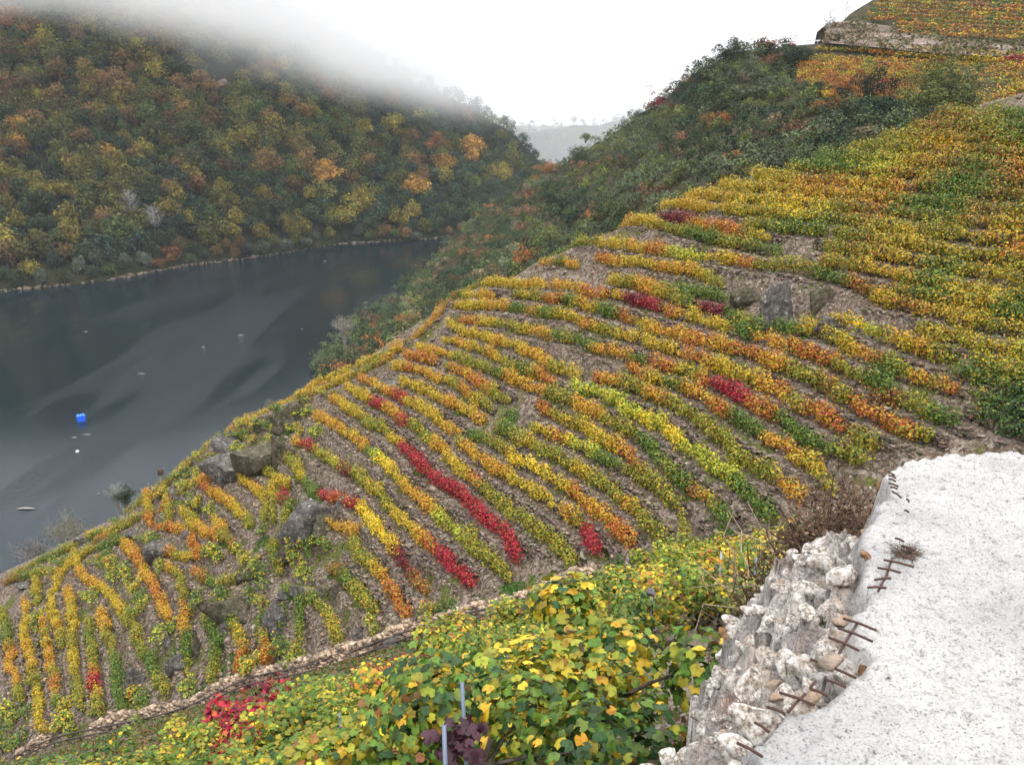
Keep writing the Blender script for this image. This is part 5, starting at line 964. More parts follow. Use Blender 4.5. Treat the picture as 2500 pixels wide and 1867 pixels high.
# distant hill woodland
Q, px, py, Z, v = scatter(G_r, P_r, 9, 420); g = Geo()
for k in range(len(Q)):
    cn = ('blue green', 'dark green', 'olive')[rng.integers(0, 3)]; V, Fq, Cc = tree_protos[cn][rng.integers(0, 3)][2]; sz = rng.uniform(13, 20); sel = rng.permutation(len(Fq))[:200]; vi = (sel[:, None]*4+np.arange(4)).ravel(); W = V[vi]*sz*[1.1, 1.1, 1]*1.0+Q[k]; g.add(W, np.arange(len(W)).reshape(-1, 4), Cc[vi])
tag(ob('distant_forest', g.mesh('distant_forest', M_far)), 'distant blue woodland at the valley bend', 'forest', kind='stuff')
# rock scar on the far slope, bank rocks along the far waterline
def lat_pt(f, px, py): return unproj(np.array([px], float), np.array([py], float), f(np.array([px], float), np.array([py], float)))[0]
for a, b_, w_, h_, lab in ((545, 212, 84, 30, 'pinkish bare rock face high on the wooded far slope'), (320, 582, 30, 12, 'small bare patch beside the leafless tree')):
    p = lat_pt(fF, a, b_); s = float(to_px(p)[2])/F; V, Fc = rock_geo((w_*s*.5, w_*s*.3, h_*s*.62), 4, 12, .14); V[:, 0] *= 1; mt = rockmat('pink_rock', (.10, .07, .065), (.20, .14, .125), (.28, .21, .19), .12); tag(ob('cliff_face', mesh('cliff_face', V, Fc, None, mt), loc=tuple(p)), lab, 'rock face')
sl = np.array(shore, float); sp = unproj(sl[:, 0], sl[:, 1], water_Z(sl[:, 0], sl[:, 1])); sp2, _ = resample(sp, 1.3); n = len(sp2); sc2 = rng.uniform(.3, 1.7, n)*(.3+1.2*vnoise(np.arange(n)*.09, np.zeros(n))); c = sp2+np.stack([rng.normal(0, .8, n), rng.normal(0, 1.2, n)+1, rng.uniform(-.2, .5, n)], -1)
V, Fb = boxes(c, sc2*1.5, sc2, sc2*.75, rng.random(n)*6.3, .35, .4); g = Geo(); g.add(V, Fb, np.repeat(rng.uniform(.4, 1.3, (n, 1))*np.ones(3), 8, 0)); tag(ob('bank_rocks', g.mesh('bank_rocks', M_stone)), 'grey rocks along the far waterline', 'rocks', kind='stuff')
for a, b_, w_, lab in ((865, 594, 12, 'pale rock on the far waterline, leftmost of the two whitish ones'), (956, 583, 26, 'large grey rounded rock on the far waterline'), (790, 597, 14, 'small whitish rock on the far waterline')):
    p = unproj(a, b_, float(water_Z(a, b_))); s = float(water_Z(a, b_))/F*w_*.5; V, Fc = rock_geo((s, s*.8, s*.75), 3, 6); tag(ob('bank_rock', mesh('bank_rock', V, Fc, None, M_bank), loc=tuple(p+[0, 0, s*.3])), lab, 'rock')

def bare_tree(lab, p, hgt, name='bare_tree', col=(.33, .31, .29), n=60, lean=0.):
    e = ob(name, None, loc=tuple(p)); tag(e, lab, 'tree'); g = Geo(); tube(g, [(0, 0, -.3), (lean*.3, 0, hgt*.3), (lean*.7, .1, hgt*.6), (lean, 0, hgt)], [.02*hgt, .016*hgt, .009*hgt, .003*hgt], 6); ob('trunk', g.mesh('trunk', M_grey_wood), e); g = Geo()
    for i in range(n):
        t = rng.uniform(.25, .95); b0 = np.array([lean*t, 0, hgt*t]); a = rng.random()*6.28; L = hgt*(.5-.35*t)*rng.uniform(.6, 1.3); u = np.array([math.cos(a), math.sin(a), .55]); p1 = b0+u*L*.5; tube(g, [b0, p1, b0+u*[1, 1, 1.5]*L], [.008*hgt, .005*hgt, .0015*hgt], 4, None, False)
        for j in range(3): q_ = p1+rng.normal(size=3)*L*.1; tube(g, [p1, q_+rng.normal(size=3)*L*.25+[0, 0, L*.3]], [.003*hgt, .001*hgt], 3, None, False)
    ob('branches', g.mesh('branches', M_grey_wood), e)
bare_tree('whitish leafless tree near the far bank', lat_pt(fF, 390, 575)+[0, -6, 0], 17); bare_tree('thin leafless tree up and left of the whitish one on the far bank', lat_pt(fF, 332, 535)+[0, -6, 0], 16)
g = Geo(); A = lat_pt(fF, 345, 565)+[0, -7, 3]; B = lat_pt(fF, 400, 610)+[0, -6, 2]; tube(g, [A, (A+B)/2+[0, 0, .5], B], [.35, .3, .2], 6); tag(ob('fallen_trunk', g.mesh('fallen_trunk', M_grey_wood)), 'bleached fallen trunk slanting down the far bank', 'fallen trunk')

# ================================================================== SCRUB on the right-hand spur
SC = {'dark green': (.042, .064, .022), 'grey green': (.078, .100, .050), 'olive': (.090, .108, .026), 'reddish brown': (.16, .08, .042), 'rust orange': (.30, .12, .035), 'crimson': (.26, .022, .03), 'deep green': (.022, .044, .020), 'dry brown': (.125, .10, .055)}
sp_ = {}
for cn in SC:
    L = []
    for v_ in range(3):
        n = 330; nb = 12; bc = rng.normal(size=(nb, 3))*[.26, .26, .14]+[0, 0, .40]; br = rng.uniform(.14, .26, nb); k = rng.integers(0, nb, n); u = unit(rng.normal(size=(n, 3))+[0, 0, .3]); C = bc[k]+u*(br[k]*(.7+.4*rng.random(n)))[:, None]
        col = np.array(SC[cn])*rng.uniform(.7, 1.35, nb)[k][:, None]*rng.uniform(.7, 1.35, (n, 1))*(1+rng.normal(0, .08, (n, 3))); V, Fq = quads(C, unit(u+rng.normal(size=(n, 3))*.6), rng.uniform(.06, .13, n), .7); g = Geo(); g.add(V, Fq, np.repeat(np.clip(col, .004, 1), 4, 0)); f_ = g.mesh('foliage', M_far)
        g = Geo()
        for j in range(5): tube(g, [(0, 0, -.1), tuple(bc[j]*.6), tuple(bc[j])], [.025, .015, .006], 5)
        L.append((f_, g.mesh('stem', M_wood), (V, Fq, np.repeat(np.clip(col, .004, 1), 4, 0))))
    sp_[cn] = L
for cn in ('deep green', 'olive', 'rust orange', 'grey green', 'crimson', 'dry brown', 'reddish brown'):
    L = []
    for v_ in range(2):
        n = 2600; nb = 26; bc = rng.normal(size=(nb, 3))*[.24, .24, .16]+[0, 0, .42]; br = rng.uniform(.10, .19, nb); k = rng.integers(0, nb, n); u = unit(rng.normal(size=(n, 3))+[0, 0, .3]); C = bc[k]+u*(br[k]*(.65+.5*rng.random(n)))[:, None]
        col = np.array(SC[cn])*rng.uniform(.65, 1.4, nb)[k][:, None]*rng.uniform(.7, 1.35, (n, 1)); V, Fq = quads(C, unit(u+rng.normal(size=(n, 3))*.6), rng.uniform(.025, .055, n), .7); g = Geo(); g.add(V, Fq, np.repeat(np.clip(col, .004, 1), 4, 0)); L.append((g.mesh('foliage', M_far), sp_[cn][0][1]))
    sp_[cn+'!'] = L
SS = [(1605, 265, 'crimson', 8), (1340, 420, 'rust orange', 8), (1300, 478, 'reddish brown', 7), (1760, 300, 'rust orange', 5), (2060, 240, 'rust orange', 9), (2040, 275, 'rust orange', 5), (1995, 272, 'rust orange', 3.5), (2125, 250, 'deep green', 9), (2180, 290, 'deep green', 8), (2080, 300, 'deep green', 8), (2290, 240, 'olive', 10), (2260, 285, 'olive', 8), (2330, 255, 'olive', 7), (1452, 530, 'rust orange', 3.5), (1345, 560, 'reddish brown', 4.5), (1390, 520, 'reddish brown', 4), (1875, 125, 'rust orange', 6), (1935, 150, 'deep green', 7), (1955, 152, 'deep green', 7), (1800, 140, 'grey green', 8), (1770, 155, 'deep green', 8), (1740, 185, 'deep green', 8), (1715, 200, 'deep green', 7), (1700, 225, 'deep green', 7), (1560, 290, 'deep green', 7), (1415, 395, 'deep green', 7), (1350, 465, 'deep green', 9), (1370, 500, 'deep green', 9), (1790, 385, 'rust orange', 3), (1490, 390, 'rust orange', 3), (1680, 210, 'reddish brown', 5), (1135, 620, 'rust orange', 6), (1185, 625, 'rust orange', 5), (985, 785, 'rust orange', 5), (1010, 775, 'rust orange', 4), (1020, 810, 'olive', 6), (870, 870, 'dry brown', 7), (800, 900, 'grey green', 8), (830, 870, 'grey green', 7), (900, 850, 'deep green', 7), (1840, 300, 'olive', 4), (1430, 340, 'olive', 5), (1655, 380, 'dry brown', 4), (2010, 230, 'deep green', 5), (1985, 222, 'deep green', 5)]
Q, px, py, Z, v = scatter(G_s, P_s, 2.2, 5200)
sky_ = np.array([(a, b_) for a, b_ in highS], float)
edge = np.interp(px, _rx, _ry)
inv = (px > 1925)&(py < 250)                               # upper vineyard and road area
keep = (py < edge+25)&(py > -60)&(px < 2560)&~inv&~((px > 1990)&(py < 262)&(px < 2400))&~((px > 2200)&(py > 300)&(px > 2400)); Q, px, py, Z, v = Q[keep], px[keep], py[keep], Z[keep], v[keep]
items = [(lat_pt(fS, a, b_+6), a, b_, c_, s_) for a, b_, c_, s_ in SS]
for k in range(len(Q)):
    n_ = vnoise(px[k]*.02, py[k]*.02); rr = rng.random(); left = px[k] < 1350
    if rr < (.07 if left else .03): c_ = 'reddish brown'
    elif rr < (.095 if left else .035): c_ = 'rust orange'
    elif rr < (.22 if left else .07): c_ = 'dry brown'
    elif n_ > .52: c_ = 'grey green' if rng.random() < .7 else 'olive'
    elif n_ > .40: c_ = 'olive' if rng.random() < .45 else 'dark green'
    else: c_ = 'dark green' if rng.random() < .7 else 'deep green'
    items.append((Q[k], px[k], py[k], c_, rng.uniform(3.2, 5.6)*(1.15 if left else 1)))
print('scrub', len(items)); order = [i for i in range(len(SS))]+[len(SS)+j for j in np.argsort(Z)]; named = {}; g = Geo()
for q, i in enumerate(order):
    P_, a, b_, c_, s_ = items[i]; pr = sp_[c_+'!'][rng.integers(0, 2)] if (q < len(SS) and s_ >= 5) else sp_[c_][rng.integers(0, 3)]; rz = rng.random()*6.28; wf = rng.uniform(.9, 1.3)
    if q < 285:
        e = ob('bush', None, loc=tuple(P_-[0, 0, .3])); e.rotation_euler = (0, 0, rz); e.scale = (s_*wf, s_*wf, s_*.95); ob('foliage', pr[0], e); ob('stem', pr[1], e); e['category'] = 'bush'; e['group'] = 'bushes on the scrubby spur'; named.setdefault(c_, []).append((a, e))
    else:
        V, Fq, Cc = pr[2]; sel = rng.permutation(len(Fq))[:230]; vi = (sel[:, None]*4+np.arange(4)).ravel(); c, s = math.cos(rz), math.sin(rz); W = V[vi]; W = np.stack([W[:, 0]*c-W[:, 1]*s, W[:, 0]*s+W[:, 1]*c, W[:, 2]], -1)*[s_*wf*1.05, s_*wf*1.05, s_]+P_-[0, 0, .3]; g.add(W, np.arange(len(W)).reshape(-1, 4), Cc[vi]*rng.uniform(.55, 1.7))
tag(ob('scrub', g.mesh('scrub', M_far)), 'dense low scrub covering the spur', 'scrub', kind='stuff')
for cn, L in named.items():
    L.sort(key=lambda a: a[0])
    for i, (_, e) in enumerate(L): e['label'] = '%s bush on the scrubby spur, %s from the left of that colour' % (cn, words_ord(i+1))
# ================================================================== UPPER VINEYARD on the spur
def surf_line(pts, f, lift=0):
    p = np.array(pts, float); P = unproj(p[:, 0], p[:, 1], f(p[:, 0], p[:, 1])); P, _ = resample(P, 1.0); return P
UR = [("golden row just under the road on the upper hill", [(1990, 128), (2080, 130), (2200, 138)], 'yloyy'), ("orange row under the rock cutting", [(2080, 122), (2200, 128), (2300, 138), (2400, 142)], 'ooyyo'),
 ("bright yellow row along the dark terrace edge on the upper hill", [(2180, 141), (2300, 150), (2400, 155), (2440, 157)], 'yyyyy'), ("crimson row at the right edge of the upper hill", [(2440, 153), (2540, 156)], 'ccc'), ("green gold row right below the rock cutting", [(2290, 133), (2400, 142), (2540, 150)], 'lglyl'),
 ("thin red row above the bright yellow terrace row", [(2120, 136), (2190, 141)], 'rr')]
yy_ = 150
for i in range(13):
    y0 = 148+i*9.2; x0 = 1945+max(0, (i-7))*16; sl_ = .10-.004*i
    UR.append(("%s vine row below the bright yellow one on the upper hill" % ORD[i], [(x0, y0-4), (x0+120, y0+3), (x0+300, y0+12), (2560, y0+18)], None))
UG = {'a': 'oyloyyorl', 'b': 'oroycoopro'}
for lab, pts, cc in UR:
    P = surf_line(pts, fS)
    def zf(x, y, P=P):
        d = (np.asarray(x)[..., None]-P[None, :, 0])**2+(np.asarray(y)[..., None]-P[None, :, 1])**2; return P[d.argmin(-1), 2]+.35
    cs = np.array(list(cc)) if cc else np.array(list('oylobyrbcyolbobrylobl'))[rng.integers(0, 21, 26)]
    if lab.startswith('fifth'): cs[1:5] = list('rrrr')
    def cf(C, f, k, n, cs=cs): return cs[np.clip(((f+rng.normal(0, .02, len(f)))*len(cs)).astype(int), 0, len(cs)-1)]
    g = make_row_mesh(P[:, :2], cf, 'vine_row', 30, .62, 1.25, .36, zf, lift=0); tag(ob('vine_row', g.mesh('vine_row', M_leaf)), lab, 'vine row', 'vine rows on the upper hill')
# topmost slope above the cutting: patchy vines
for i in range(9):
    y0 = 4+i*11; P = surf_line([(2150-i*8+(i > 5)*90, y0-6), (2300, y0+2), (2550, y0+12)], fS)
    def zf(x, y, P=P):
        d = (np.asarray(x)[..., None]-P[None, :, 0])**2+(np.asarray(y)[..., None]-P[None, :, 1])**2; return P[d.argmin(-1), 2]+.35
    cs = np.array(list('bolbybblrbbgblob'))[rng.integers(0, 16, 20)]
    def cf(C, f, k, n, cs=cs): return cs[np.clip(((f+rng.normal(0, .02, len(f)))*len(cs)).astype(int), 0, len(cs)-1)]
    g = make_row_mesh(P[:, :2], cf, 'vine_row', 9, .8, 1.2, .45, zf); tag(ob('vine_row', g.mesh('vine_row', M_leaf)), '%s patchy vine row from the top, above the rock cutting' % ORD[i], 'vine row', 'vine rows above the rock cutting')
# rock cutting above the road
L = [(2012, 104), (2060, 108), (2120, 114), (2180, 120), (2240, 127), (2330, 133), (2420, 136), (2520, 140)]; Tt = [(2018, 58), (2060, 52), (2110, 56), (2180, 66), (2240, 84), (2330, 100), (2420, 108), (2520, 112)]
x = np.linspace(0, 1, 160); La = np.stack([np.interp(x, np.linspace(0, 1, 8), np.array(L)[:, i]) for i in (0, 1)], -1); Ta = np.stack([np.interp(x, np.linspace(0, 1, 8), np.array(Tt)[:, i]) for i in (0, 1)], -1)
vv = np.linspace(0, 1, 26)[None, :, None]; Gc = La[:, None]*(1-vv)+Ta[:, None]*vv; ZZ = fS(Gc[..., 0], Gc[..., 1])-7+vv[..., 0]*3; Pc = unproj(Gc[..., 0], Gc[..., 1], ZZ); nn = fbm(Pc[..., 0]*.35, Pc[..., 2]*.25+Pc[..., 1]*.1, 5); Pc[..., 1] += nn*5; Pc[..., 0] += nn*2
bk = Pc[:, -1:]+np.array([2, 14, -1.]); Pc = np.concatenate([Pc, bk, bk+[0, 6, -14]], 1)
tag(ob('rock_cutting', mesh('rock_cutting', Pc.reshape(-1, 3), grid_faces(160, 28)[:, ::-1], None, M_cut)), 'pale brown rock cutting above the hilltop road', 'rock face')
n = 9000; i = rng.integers(0, 160, n); j = rng.integers(0, 26, n); sel = vnoise(i*.1, j*.25) > .42; i, j = i[sel], j[sel]; V, Fq = quads(Pc[i, j]+rng.normal(size=(len(i), 3))*.5, unit(rng.normal(size=(len(i), 3))+[0, -.5, .3]), rng.uniform(.35, .95, len(i))); g = Geo(); g.add(V, Fq, np.repeat(np.array([(.04, .05, .02), (.09, .075, .035), (.15, .11, .06)])[rng.integers(0, 3, len(i))], 4, 0)); tag(ob('cutting_scrub', g.mesh('cutting_scrub', M_far)), 'small shrubs growing on the rock cutting', 'shrubs', kind='stuff')
# road bench, guard rail and car
rd = np.array([(1800, 130), (1850, 124), (1900, 116), (1960, 108), (2012, 105), (2060, 108), (2120, 114)], float); RZ = fS(rd[:, 0], rd[:, 1]); RP = unproj(rd[:, 0], rd[:, 1], RZ); RP, _ = resample(RP, 2.); RP = smooth_line(RP, 8); T = np.gradient(RP[:, :2], axis=0); T /= np.linalg.norm(T, axis=1)[:, None]; Nb = np.stack([-T[:, 1], T[:, 0]], -1); Nb *= np.sign(Nb[:, 1:2])
m, nt, b = newmat('asphalt'); b.inputs['Base Color'].default_value = (.06, .06, .062, 1); b.inputs['Roughness'].default_value = .9
A = np.stack([np.r_[RP[k, :2]-Nb[k]*1., RP[k, 2]-.15] for k in range(len(RP))]); B = np.stack([np.r_[RP[k, :2]+Nb[k]*7., RP[k, 2]-.1] for k in range(len(RP))]); C_ = A-[0, 0, 3]; V = np.stack([C_, A, B], 1)
tag(ob('road', mesh('road', V.reshape(-1, 3), grid_faces(len(RP), 3), None, m)), 'narrow hilltop road', 'road', kind='structure')
gr = ob('guard_rail', None, loc=tuple(RP[0])); tag(gr, 'pale guard rail along the hilltop road', 'guard rail'); g = Geo(); P = np.c_[RP[:, :2]-Nb*.8, RP[:, 2]+.75]-RP[0]
for k in range(len(P)-1):
    a, b_ = P[k], P[k+1]
    for z0, z1, o1, o2 in ((-.16, -.05, 0, .06), (-.05, .05, .06, .06), (.05, .16, .06, 0)): g.add([a+[0, o1, z0], b_+[0, o1, z0], b_+[0, o2, z1], a+[0, o2, z1]], np.array([[0, 1, 2, 3]]))
ob('rail', g.mesh('rail', M_white), gr)
for k in range(0, len(P), 2): g = Geo(); tube(g, [P[k]+[0, .12, -.95], P[k]+[0, .12, .1]], .06, 6); ob('post', g.mesh('post', M_white), gr)
# small red car
def car(p, rz, lab):
    e = ob('parked_car', None, loc=tuple(p)); e.rotation_euler = (0, 0, rz); tag(e, lab, 'car')
    m, nt, b = newmat('red_paint'); b.inputs['Base Color'].default_value = (.50, .05, .07, 1); b.inputs['Roughness'].default_value = .3; red = m
    m, nt, b = newmat('car_glass'); b.inputs['Base Color'].default_value = (.05, .06, .08, 1); b.inputs['Roughness'].default_value = .1; gl = m
    m, nt, b = newmat('tyre'); b.inputs['Base Color'].default_value = (.02, .02, .02, 1); ty = m
    prof = [(-2., .35), (-2.05, .8), (-1.95, .95), (-1.55, 1.45), (-.2, 1.52), (.5, 1.42), (1.1, .98), (1.9, .85), (2.05, .6), (2.0, .3)]; g = Geo(); xs = np.array(prof); n = len(xs); V = []
    for yy2, s_ in ((-.85, 1), (-.72, 1), (.72, 1), (.85, 1)): V += [(x, yy2*(1 if z < 1 else .86), z*(1 if abs(yy2) > .8 else 1.01)) for x, z in prof]
    Fq = []
    for r_ in range(3): Fq += [(r_*n+i, r_*n+(i+1) % n, (r_+1)*n+(i+1) % n, (r_+1)*n+i) for i in range(n)]
    g.add(V, [np.array(Fq), np.array([list(range(n))[::-1]]), np.array([[3*n+i for i in range(n)]])]); ob('body', g.mesh('body', red), e)
    g = Geo(); g.add([(.53, -.6, 1.43), (.53, .6, 1.43), (1.12, .68, 1.0), (1.12, -.68, 1.0)], np.array([[0, 1, 2, 3]])); ob('windscreen', g.mesh('windscreen', gl), e)
    g = Geo(); g.add([(-1.63, -.6, 1.42), (-1.63, .6, 1.42), (-1.99, .68, 1.0), (-1.99, -.68, 1.0)], np.array([[0, 1, 2, 3]])); ob('rear_window', g.mesh('rear_window', gl), e)
    for s_ in (-1, 1): g = Geo(); g.add([(-1.5, s_*.76, 1.38), (.4, s_*.76, 1.38), (.95, s_*.87, 1.0), (-1.8, s_*.87, 1.0)], np.array([[0, 1, 2, 3]])); ob('side_window', g.mesh('side_window', gl), e)
    for a in (-1.25, 1.3):
        for s_ in (-1, 1): g = Geo(); tube(g, [(a, s_*.68, .32), (a, s_*.88, .32)], .32, 16); w_ = ob('wheel', g.mesh('wheel', ty), e)
k = int(np.argmin(np.abs(to_px(RP)[0]-1920))); car(np.r_[RP[k, :2]+Nb[k]*2.2, RP[k, 2]-.05], math.atan2(T[k, 1], T[k, 0])+.5, 'small red car parked on the hilltop road behind the guard rail')
bare_tree('pale leafless tree at the corner of the rock cutting', lat_pt(fS, 2022, 92)+[0, 0, 0], 7, n=50); bare_tree('tiny bare tree on the skyline above the cutting', lat_pt(fS, 2064, 45), 5, n=30)
def pole(a, b0, b1, lab, r_=.13):
    p = lat_pt(fS, a, b1); s = float(to_px(p)[2])/F; g = Geo(); hh = (b1-b0)*s*1.03; tube(g, [(0, 0, -1), (0, 0, hh)], [r_, r_*.75], 8); e = ob('utility_pole', None, loc=tuple(p)); tag(e, lab, 'pole'); ob('shaft', g.mesh('shaft', M_wood), e); g = Geo(); g.add(BOXV*[1.2, .12, .12]+[0, -.2, hh-.3], BOXF); ob('cross_arm', g.mesh('cross_arm', M_wood), e)
pole(1841, 255, 345, 'tall thin wooden pole standing in the dark scrub')
pole(1703, 165, 196, 'short thin pole on the scrub skyline', .08)

# ================================================================== RIVER EDGE PLANTS AND FLOATING THINGS
def flank_base(a, b_): return flank_hit(a, b_)
def edge_bush(lab, a, b_, dz, w_, h_, col, n, tw=None):
    p = unproj(a, b_, dz); s = dz/F; hh = h_*s; ww = w_*s*.5; e = ob('riverside_bush', None, loc=(p[0], p[1], p[2]-hh*.6)); tag(e, lab, 'bush'); nb = 26; bc = unit(rng.normal(size=(nb, 3)))*rng.uniform(.2, .8, (nb, 1))*[ww, ww, hh*.5]+[0, 0, hh*.6]; k = rng.integers(0, nb, n); u = unit(rng.normal(size=(n, 3))); C = bc[k]+u*(rng.uniform(.12, .3, n)*ww)[:, None]
    V, Fq = quads(C, unit(rng.normal(size=(n, 3))), rng.uniform(.10, .24, n)*(dz/100), .5); g = Geo(); cc_ = np.array(col)[rng.integers(0, len(col), n)]*rng.uniform(.6, 1.4, (n, 1)); g.add(V, Fq, np.repeat(cc_, 4, 0)); ob('foliage', g.mesh('foliage', M_far), e); g = Geo()
    for j in range(nb): tube(g, [(0, 0, -hh*.8), tuple(bc[j]*[.4, .4, .6]), tuple(bc[j]*1.08)], [.012*ww+.03, .02, .01], 4, None, False)
    for j in range(160): q_ = bc[rng.integers(0, nb)]; tube(g, [q_*.8, q_*1.0+rng.normal(size=3)*ww*.12, q_*1.12+rng.normal(size=3)*ww*.2], [.02, .012, .005], 3, None, False)
    ob('stem', g.mesh('stem', M_grey_wood), e)
edge_bush('grey half bare bush at the river edge, lower left', 165, 1300, 128, 150, 150, [(.10, .10, .06), (.16, .13, .06), (.12, .13, .09)], 2600)
edge_bush('brown bare bush low at the left river edge', 85, 1345, 124, 110, 80, [(.10, .08, .07), (.13, .11, .09)], 1100)
edge_bush('dark green bush with pale twigs at the river edge', 303, 1208, 120, 66, 66, [(.035, .065, .03), (.05, .08, .04)], 2200)
edge_bush('pale feathery bush beside the dark green riverside bush', 282, 1196, 124, 60, 60, [(.20, .23, .20)], 500)
edge_bush('rusty orange bush on the rocky spur edge', 592, 1032, 102, 50, 34, [(.42, .17, .03), (.35, .2, .04)], 900)
edge_bush('small reddish shrub on the river skyline of the vines', 392, 1150, 104, 26, 22, [(.16, .07, .05)], 300)
edge_bush('grey green bush behind the golden hedge', 660, 990, 120, 40, 30, [(.10, .11, .08)], 500)
edge_bush('bare grey brushwood on the near bank', 840, 795, 300, 80, 46, [(.16, .15, .13)], 900)
def wpt(a, b_): return unproj(a, b_, float(water_Z(a, b_)))
m, nt, b = newmat('blue_plastic'); b.inputs['Base Color'].default_value = (.01, .12, .75, 1); b.inputs['Roughness'].default_value = .4; M_blue = m
p = wpt(199, 1027); e = ob('blue_float', None, loc=tuple(p)); e.rotation_euler = (0, 0, .5); tag(e, 'bright blue box shaped float on the river', 'float')
bm = bmesh.new(); bmesh.ops.create_cube(bm, size=1); bmesh.ops.scale(bm, vec=(2.2, 1.9, 1.9), verts=bm.verts); bmesh.ops.bevel(bm, geom=bm.edges[:], offset=.18, segments=3, affect='EDGES'); bmesh.ops.translate(bm, vec=(0, 0, .75), verts=bm.verts); me = bpy.data.meshes.new('hull'); bm.to_mesh(me); bm.free(); me.materials.append(M_blue); ob('hull', me, e)
g = Geo(); [g.add(BOXV*[.25, 1.95, .1]+[x_, 0, 1.72], BOXF) for x_ in (-.7, 0, .7)]; m, nt, b = newmat('light_blue_plastic'); b.inputs['Base Color'].default_value = (.08, .35, .9, 1); ob('lid', g.mesh('lid', m), e)
g = Geo(); p = wpt(63, 1243); tube(g, [p+[-2., 0, .05], p+[-1, .1, .2], p+[0, 0, .28], p+[1.2, .1, .2], p+[2.4, 0, .05]], [.05, .2, .24, .17, .03], 8); mt = M_grey_wood; tag(ob('floating_log', g.mesh('floating_log', M_grey_wood)), 'pale driftwood log floating near the lower left shore', 'log')
V, Fc = ICO[3]; p = wpt(189, 1102); tag(ob('buoy', mesh('buoy', V*.42, Fc, None, M_white, True), loc=tuple(p)), 'small white ball buoy below the blue float', 'buoy')
for a, b_, L_, lab in ((182, 1068, 1.6, 'scrap of white foam left of the pair under the blue float'), (212, 1061, 2.2, 'thin streak of flotsam right below the blue float'), (588, 818, 2.4, 'pale drifting branch in mid river'), (497, 847, 1.4, 'small drifting stick left of the pale branch'), (210, 810, 1.8, 'faint drifting stick near the left of the river'), (793, 637, 2.0, 'white speck of flotsam in the far reach'), (345, 912, 2.6, 'thin dark twig drifting in the middle left'), (240, 1205, .7, 'tiny white fleck near the riverside bushes'), (737, 804, 1.0, 'small white fleck near the right bank')):
    p = wpt(a, b_); g = Geo(); tube(g, [p+[-L_/2, rng.normal(0, .2), .02], p+[0, rng.normal(0, .3), .06], p+[L_/2, rng.normal(0, .3), .02]], [.04, .13, .03], 5); tube(g, [p+[-L_*.2, 0, .02], p+[L_*.1, .7, .05]], [.07, .02], 4); tag(ob('flotsam', g.mesh('flotsam', M_grey_wood)), lab, 'flotsam', 'flotsam on the river')

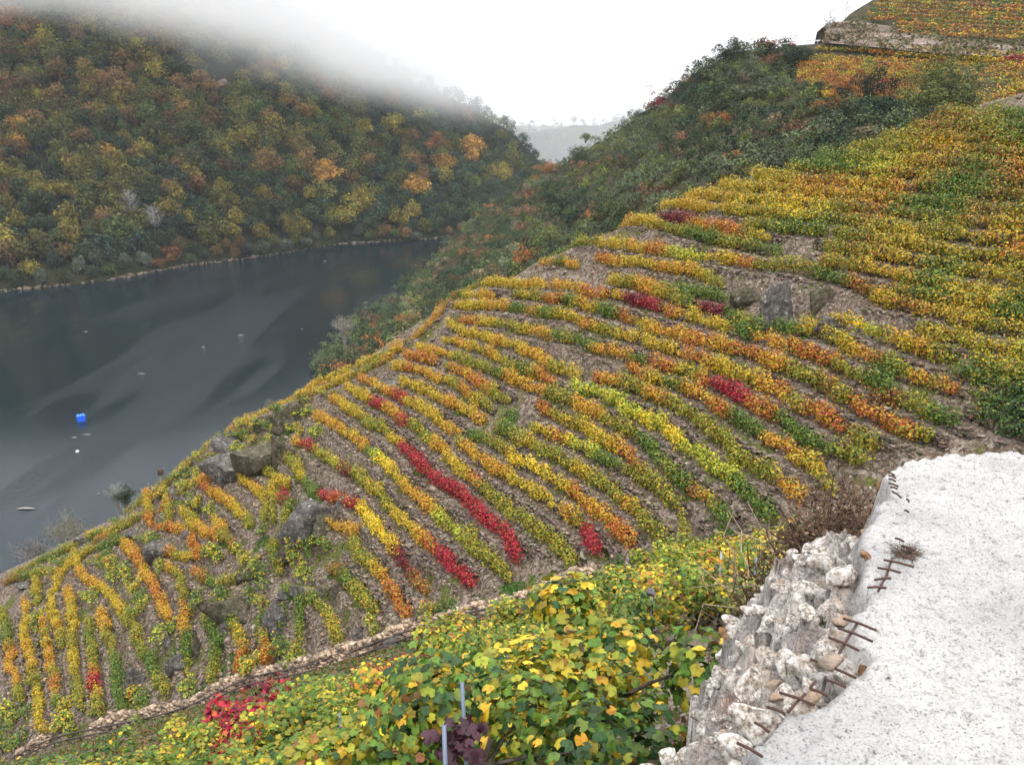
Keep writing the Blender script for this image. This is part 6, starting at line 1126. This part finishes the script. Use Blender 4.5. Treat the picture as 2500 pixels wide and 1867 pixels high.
# ================================================================== HAZE AND FOG
def vol_box(name, lo, hi, lab, cat):
    lo, hi = np.array(lo, float), np.array(hi, float); V = (BOXV+.5)*(hi-lo)+lo; m = bpy.data.materials.new(name); m.use_nodes = True; nt = m.node_tree; nt.nodes.clear(); out = nt.nodes.new('ShaderNodeOutputMaterial'); pv = nt.nodes.new('ShaderNodeVolumePrincipled'); nt.links.new(pv.outputs[0], out.inputs['Volume'])
    o = ob(name, mesh(name, V, BOXF, None, m)); tag(o, lab, cat, kind='stuff'); return m, nt, pv
m, nt, pv = vol_box('haze', (-2600, -700, -9), (2600, 3600, 330), 'thin bluish valley haze', 'haze')
pv.inputs['Color'].default_value = (.80, .86, 1, 1); pv.inputs['Density'].default_value = .00007
if FOG:
    fl = np.array([(-60, 95), (0, 90), (200, 95), (450, 125), (620, 158), (760, 195), (900, 245), (1010, 288), (1100, 318), (1200, 365)], float)
    FP = unproj(fl[:, 0], fl[:, 1], fF(fl[:, 0], fl[:, 1])); co = np.polyfit(FP[:, 0], FP[:, 2], 2); print('fog', co, np.round(FP), flush=True)
    m, nt, pv = vol_box('fog', (-800, 430, 2), (420, 1280, 329), 'low cloud wrapped around the top of the far hillside', 'fog')
    tc = N(nt, 'ShaderNodeNewGeometry').outputs['Position']; sep = N(nt, 'ShaderNodeSeparateXYZ'); nt.links.new(tc, sep.inputs[0])
    def MA(op, a, b_=None, c_=None):
        n = N(nt, 'ShaderNodeMath', operation=op)
        for i, v_ in enumerate((a, b_, c_)):
            if v_ is None: continue
            if isinstance(v_, (int, float)): n.inputs[i].default_value = v_
            else: nt.links.new(v_, n.inputs[i])
        return n.outputs[0]
    xx = MA('MINIMUM', sep.outputs[0], 0.); h = MA('SUBTRACT', sep.outputs[2], MA('ADD', MA('MULTIPLY_ADD', xx, float(co[1]), float(co[2])), MA('MULTIPLY', MA('MULTIPLY', xx, xx), float(co[0]))))
    nz_ = noise(nt, .012, 4, .6, tc); h = MA('MULTIPLY_ADD', MA('SUBTRACT', nz_.outputs[0], .5), 70., h)
    dn = MA('MULTIPLY', MA('POWER', MA('MAXIMUM', MA('MULTIPLY', h, 1/60.), 0.), 1.3), .022); dn = MA('MINIMUM', dn, .008)
    sm = N(nt, 'ShaderNodeMapRange', interpolation_type='SMOOTHSTEP'); nt.links.new(sep.outputs[2], sm.inputs[0]); sm.inputs[1].default_value = 66; sm.inputs[2].default_value = 110; dn = MA('MULTIPLY', dn, sm.outputs[0])
    sx_ = N(nt, 'ShaderNodeMapRange', interpolation_type='SMOOTHSTEP'); nt.links.new(sep.outputs[0], sx_.inputs[0]); sx_.inputs[1].default_value = 40; sx_.inputs[2].default_value = -90; sx_.inputs[3].default_value = 0; sx_.inputs[4].default_value = 1; dn = MA('MULTIPLY', dn, sx_.outputs[0])
    sy2 = N(nt, 'ShaderNodeMapRange', interpolation_type='SMOOTHSTEP'); nt.links.new(sep.outputs[1], sy2.inputs[0]); sy2.inputs[1].default_value = 820; sy2.inputs[2].default_value = 1150; dn = MA('MULTIPLY_ADD', sy2.outputs[0], .0020, dn); nt.links.new(dn, pv.inputs['Density']); pv.inputs['Color'].default_value = (1, 1, 1, 1); pv.inputs['Anisotropy'].default_value = .35
    m.cycles.volume_step_rate = 1.0 if hasattr(m.cycles, 'volume_step_rate') else 1
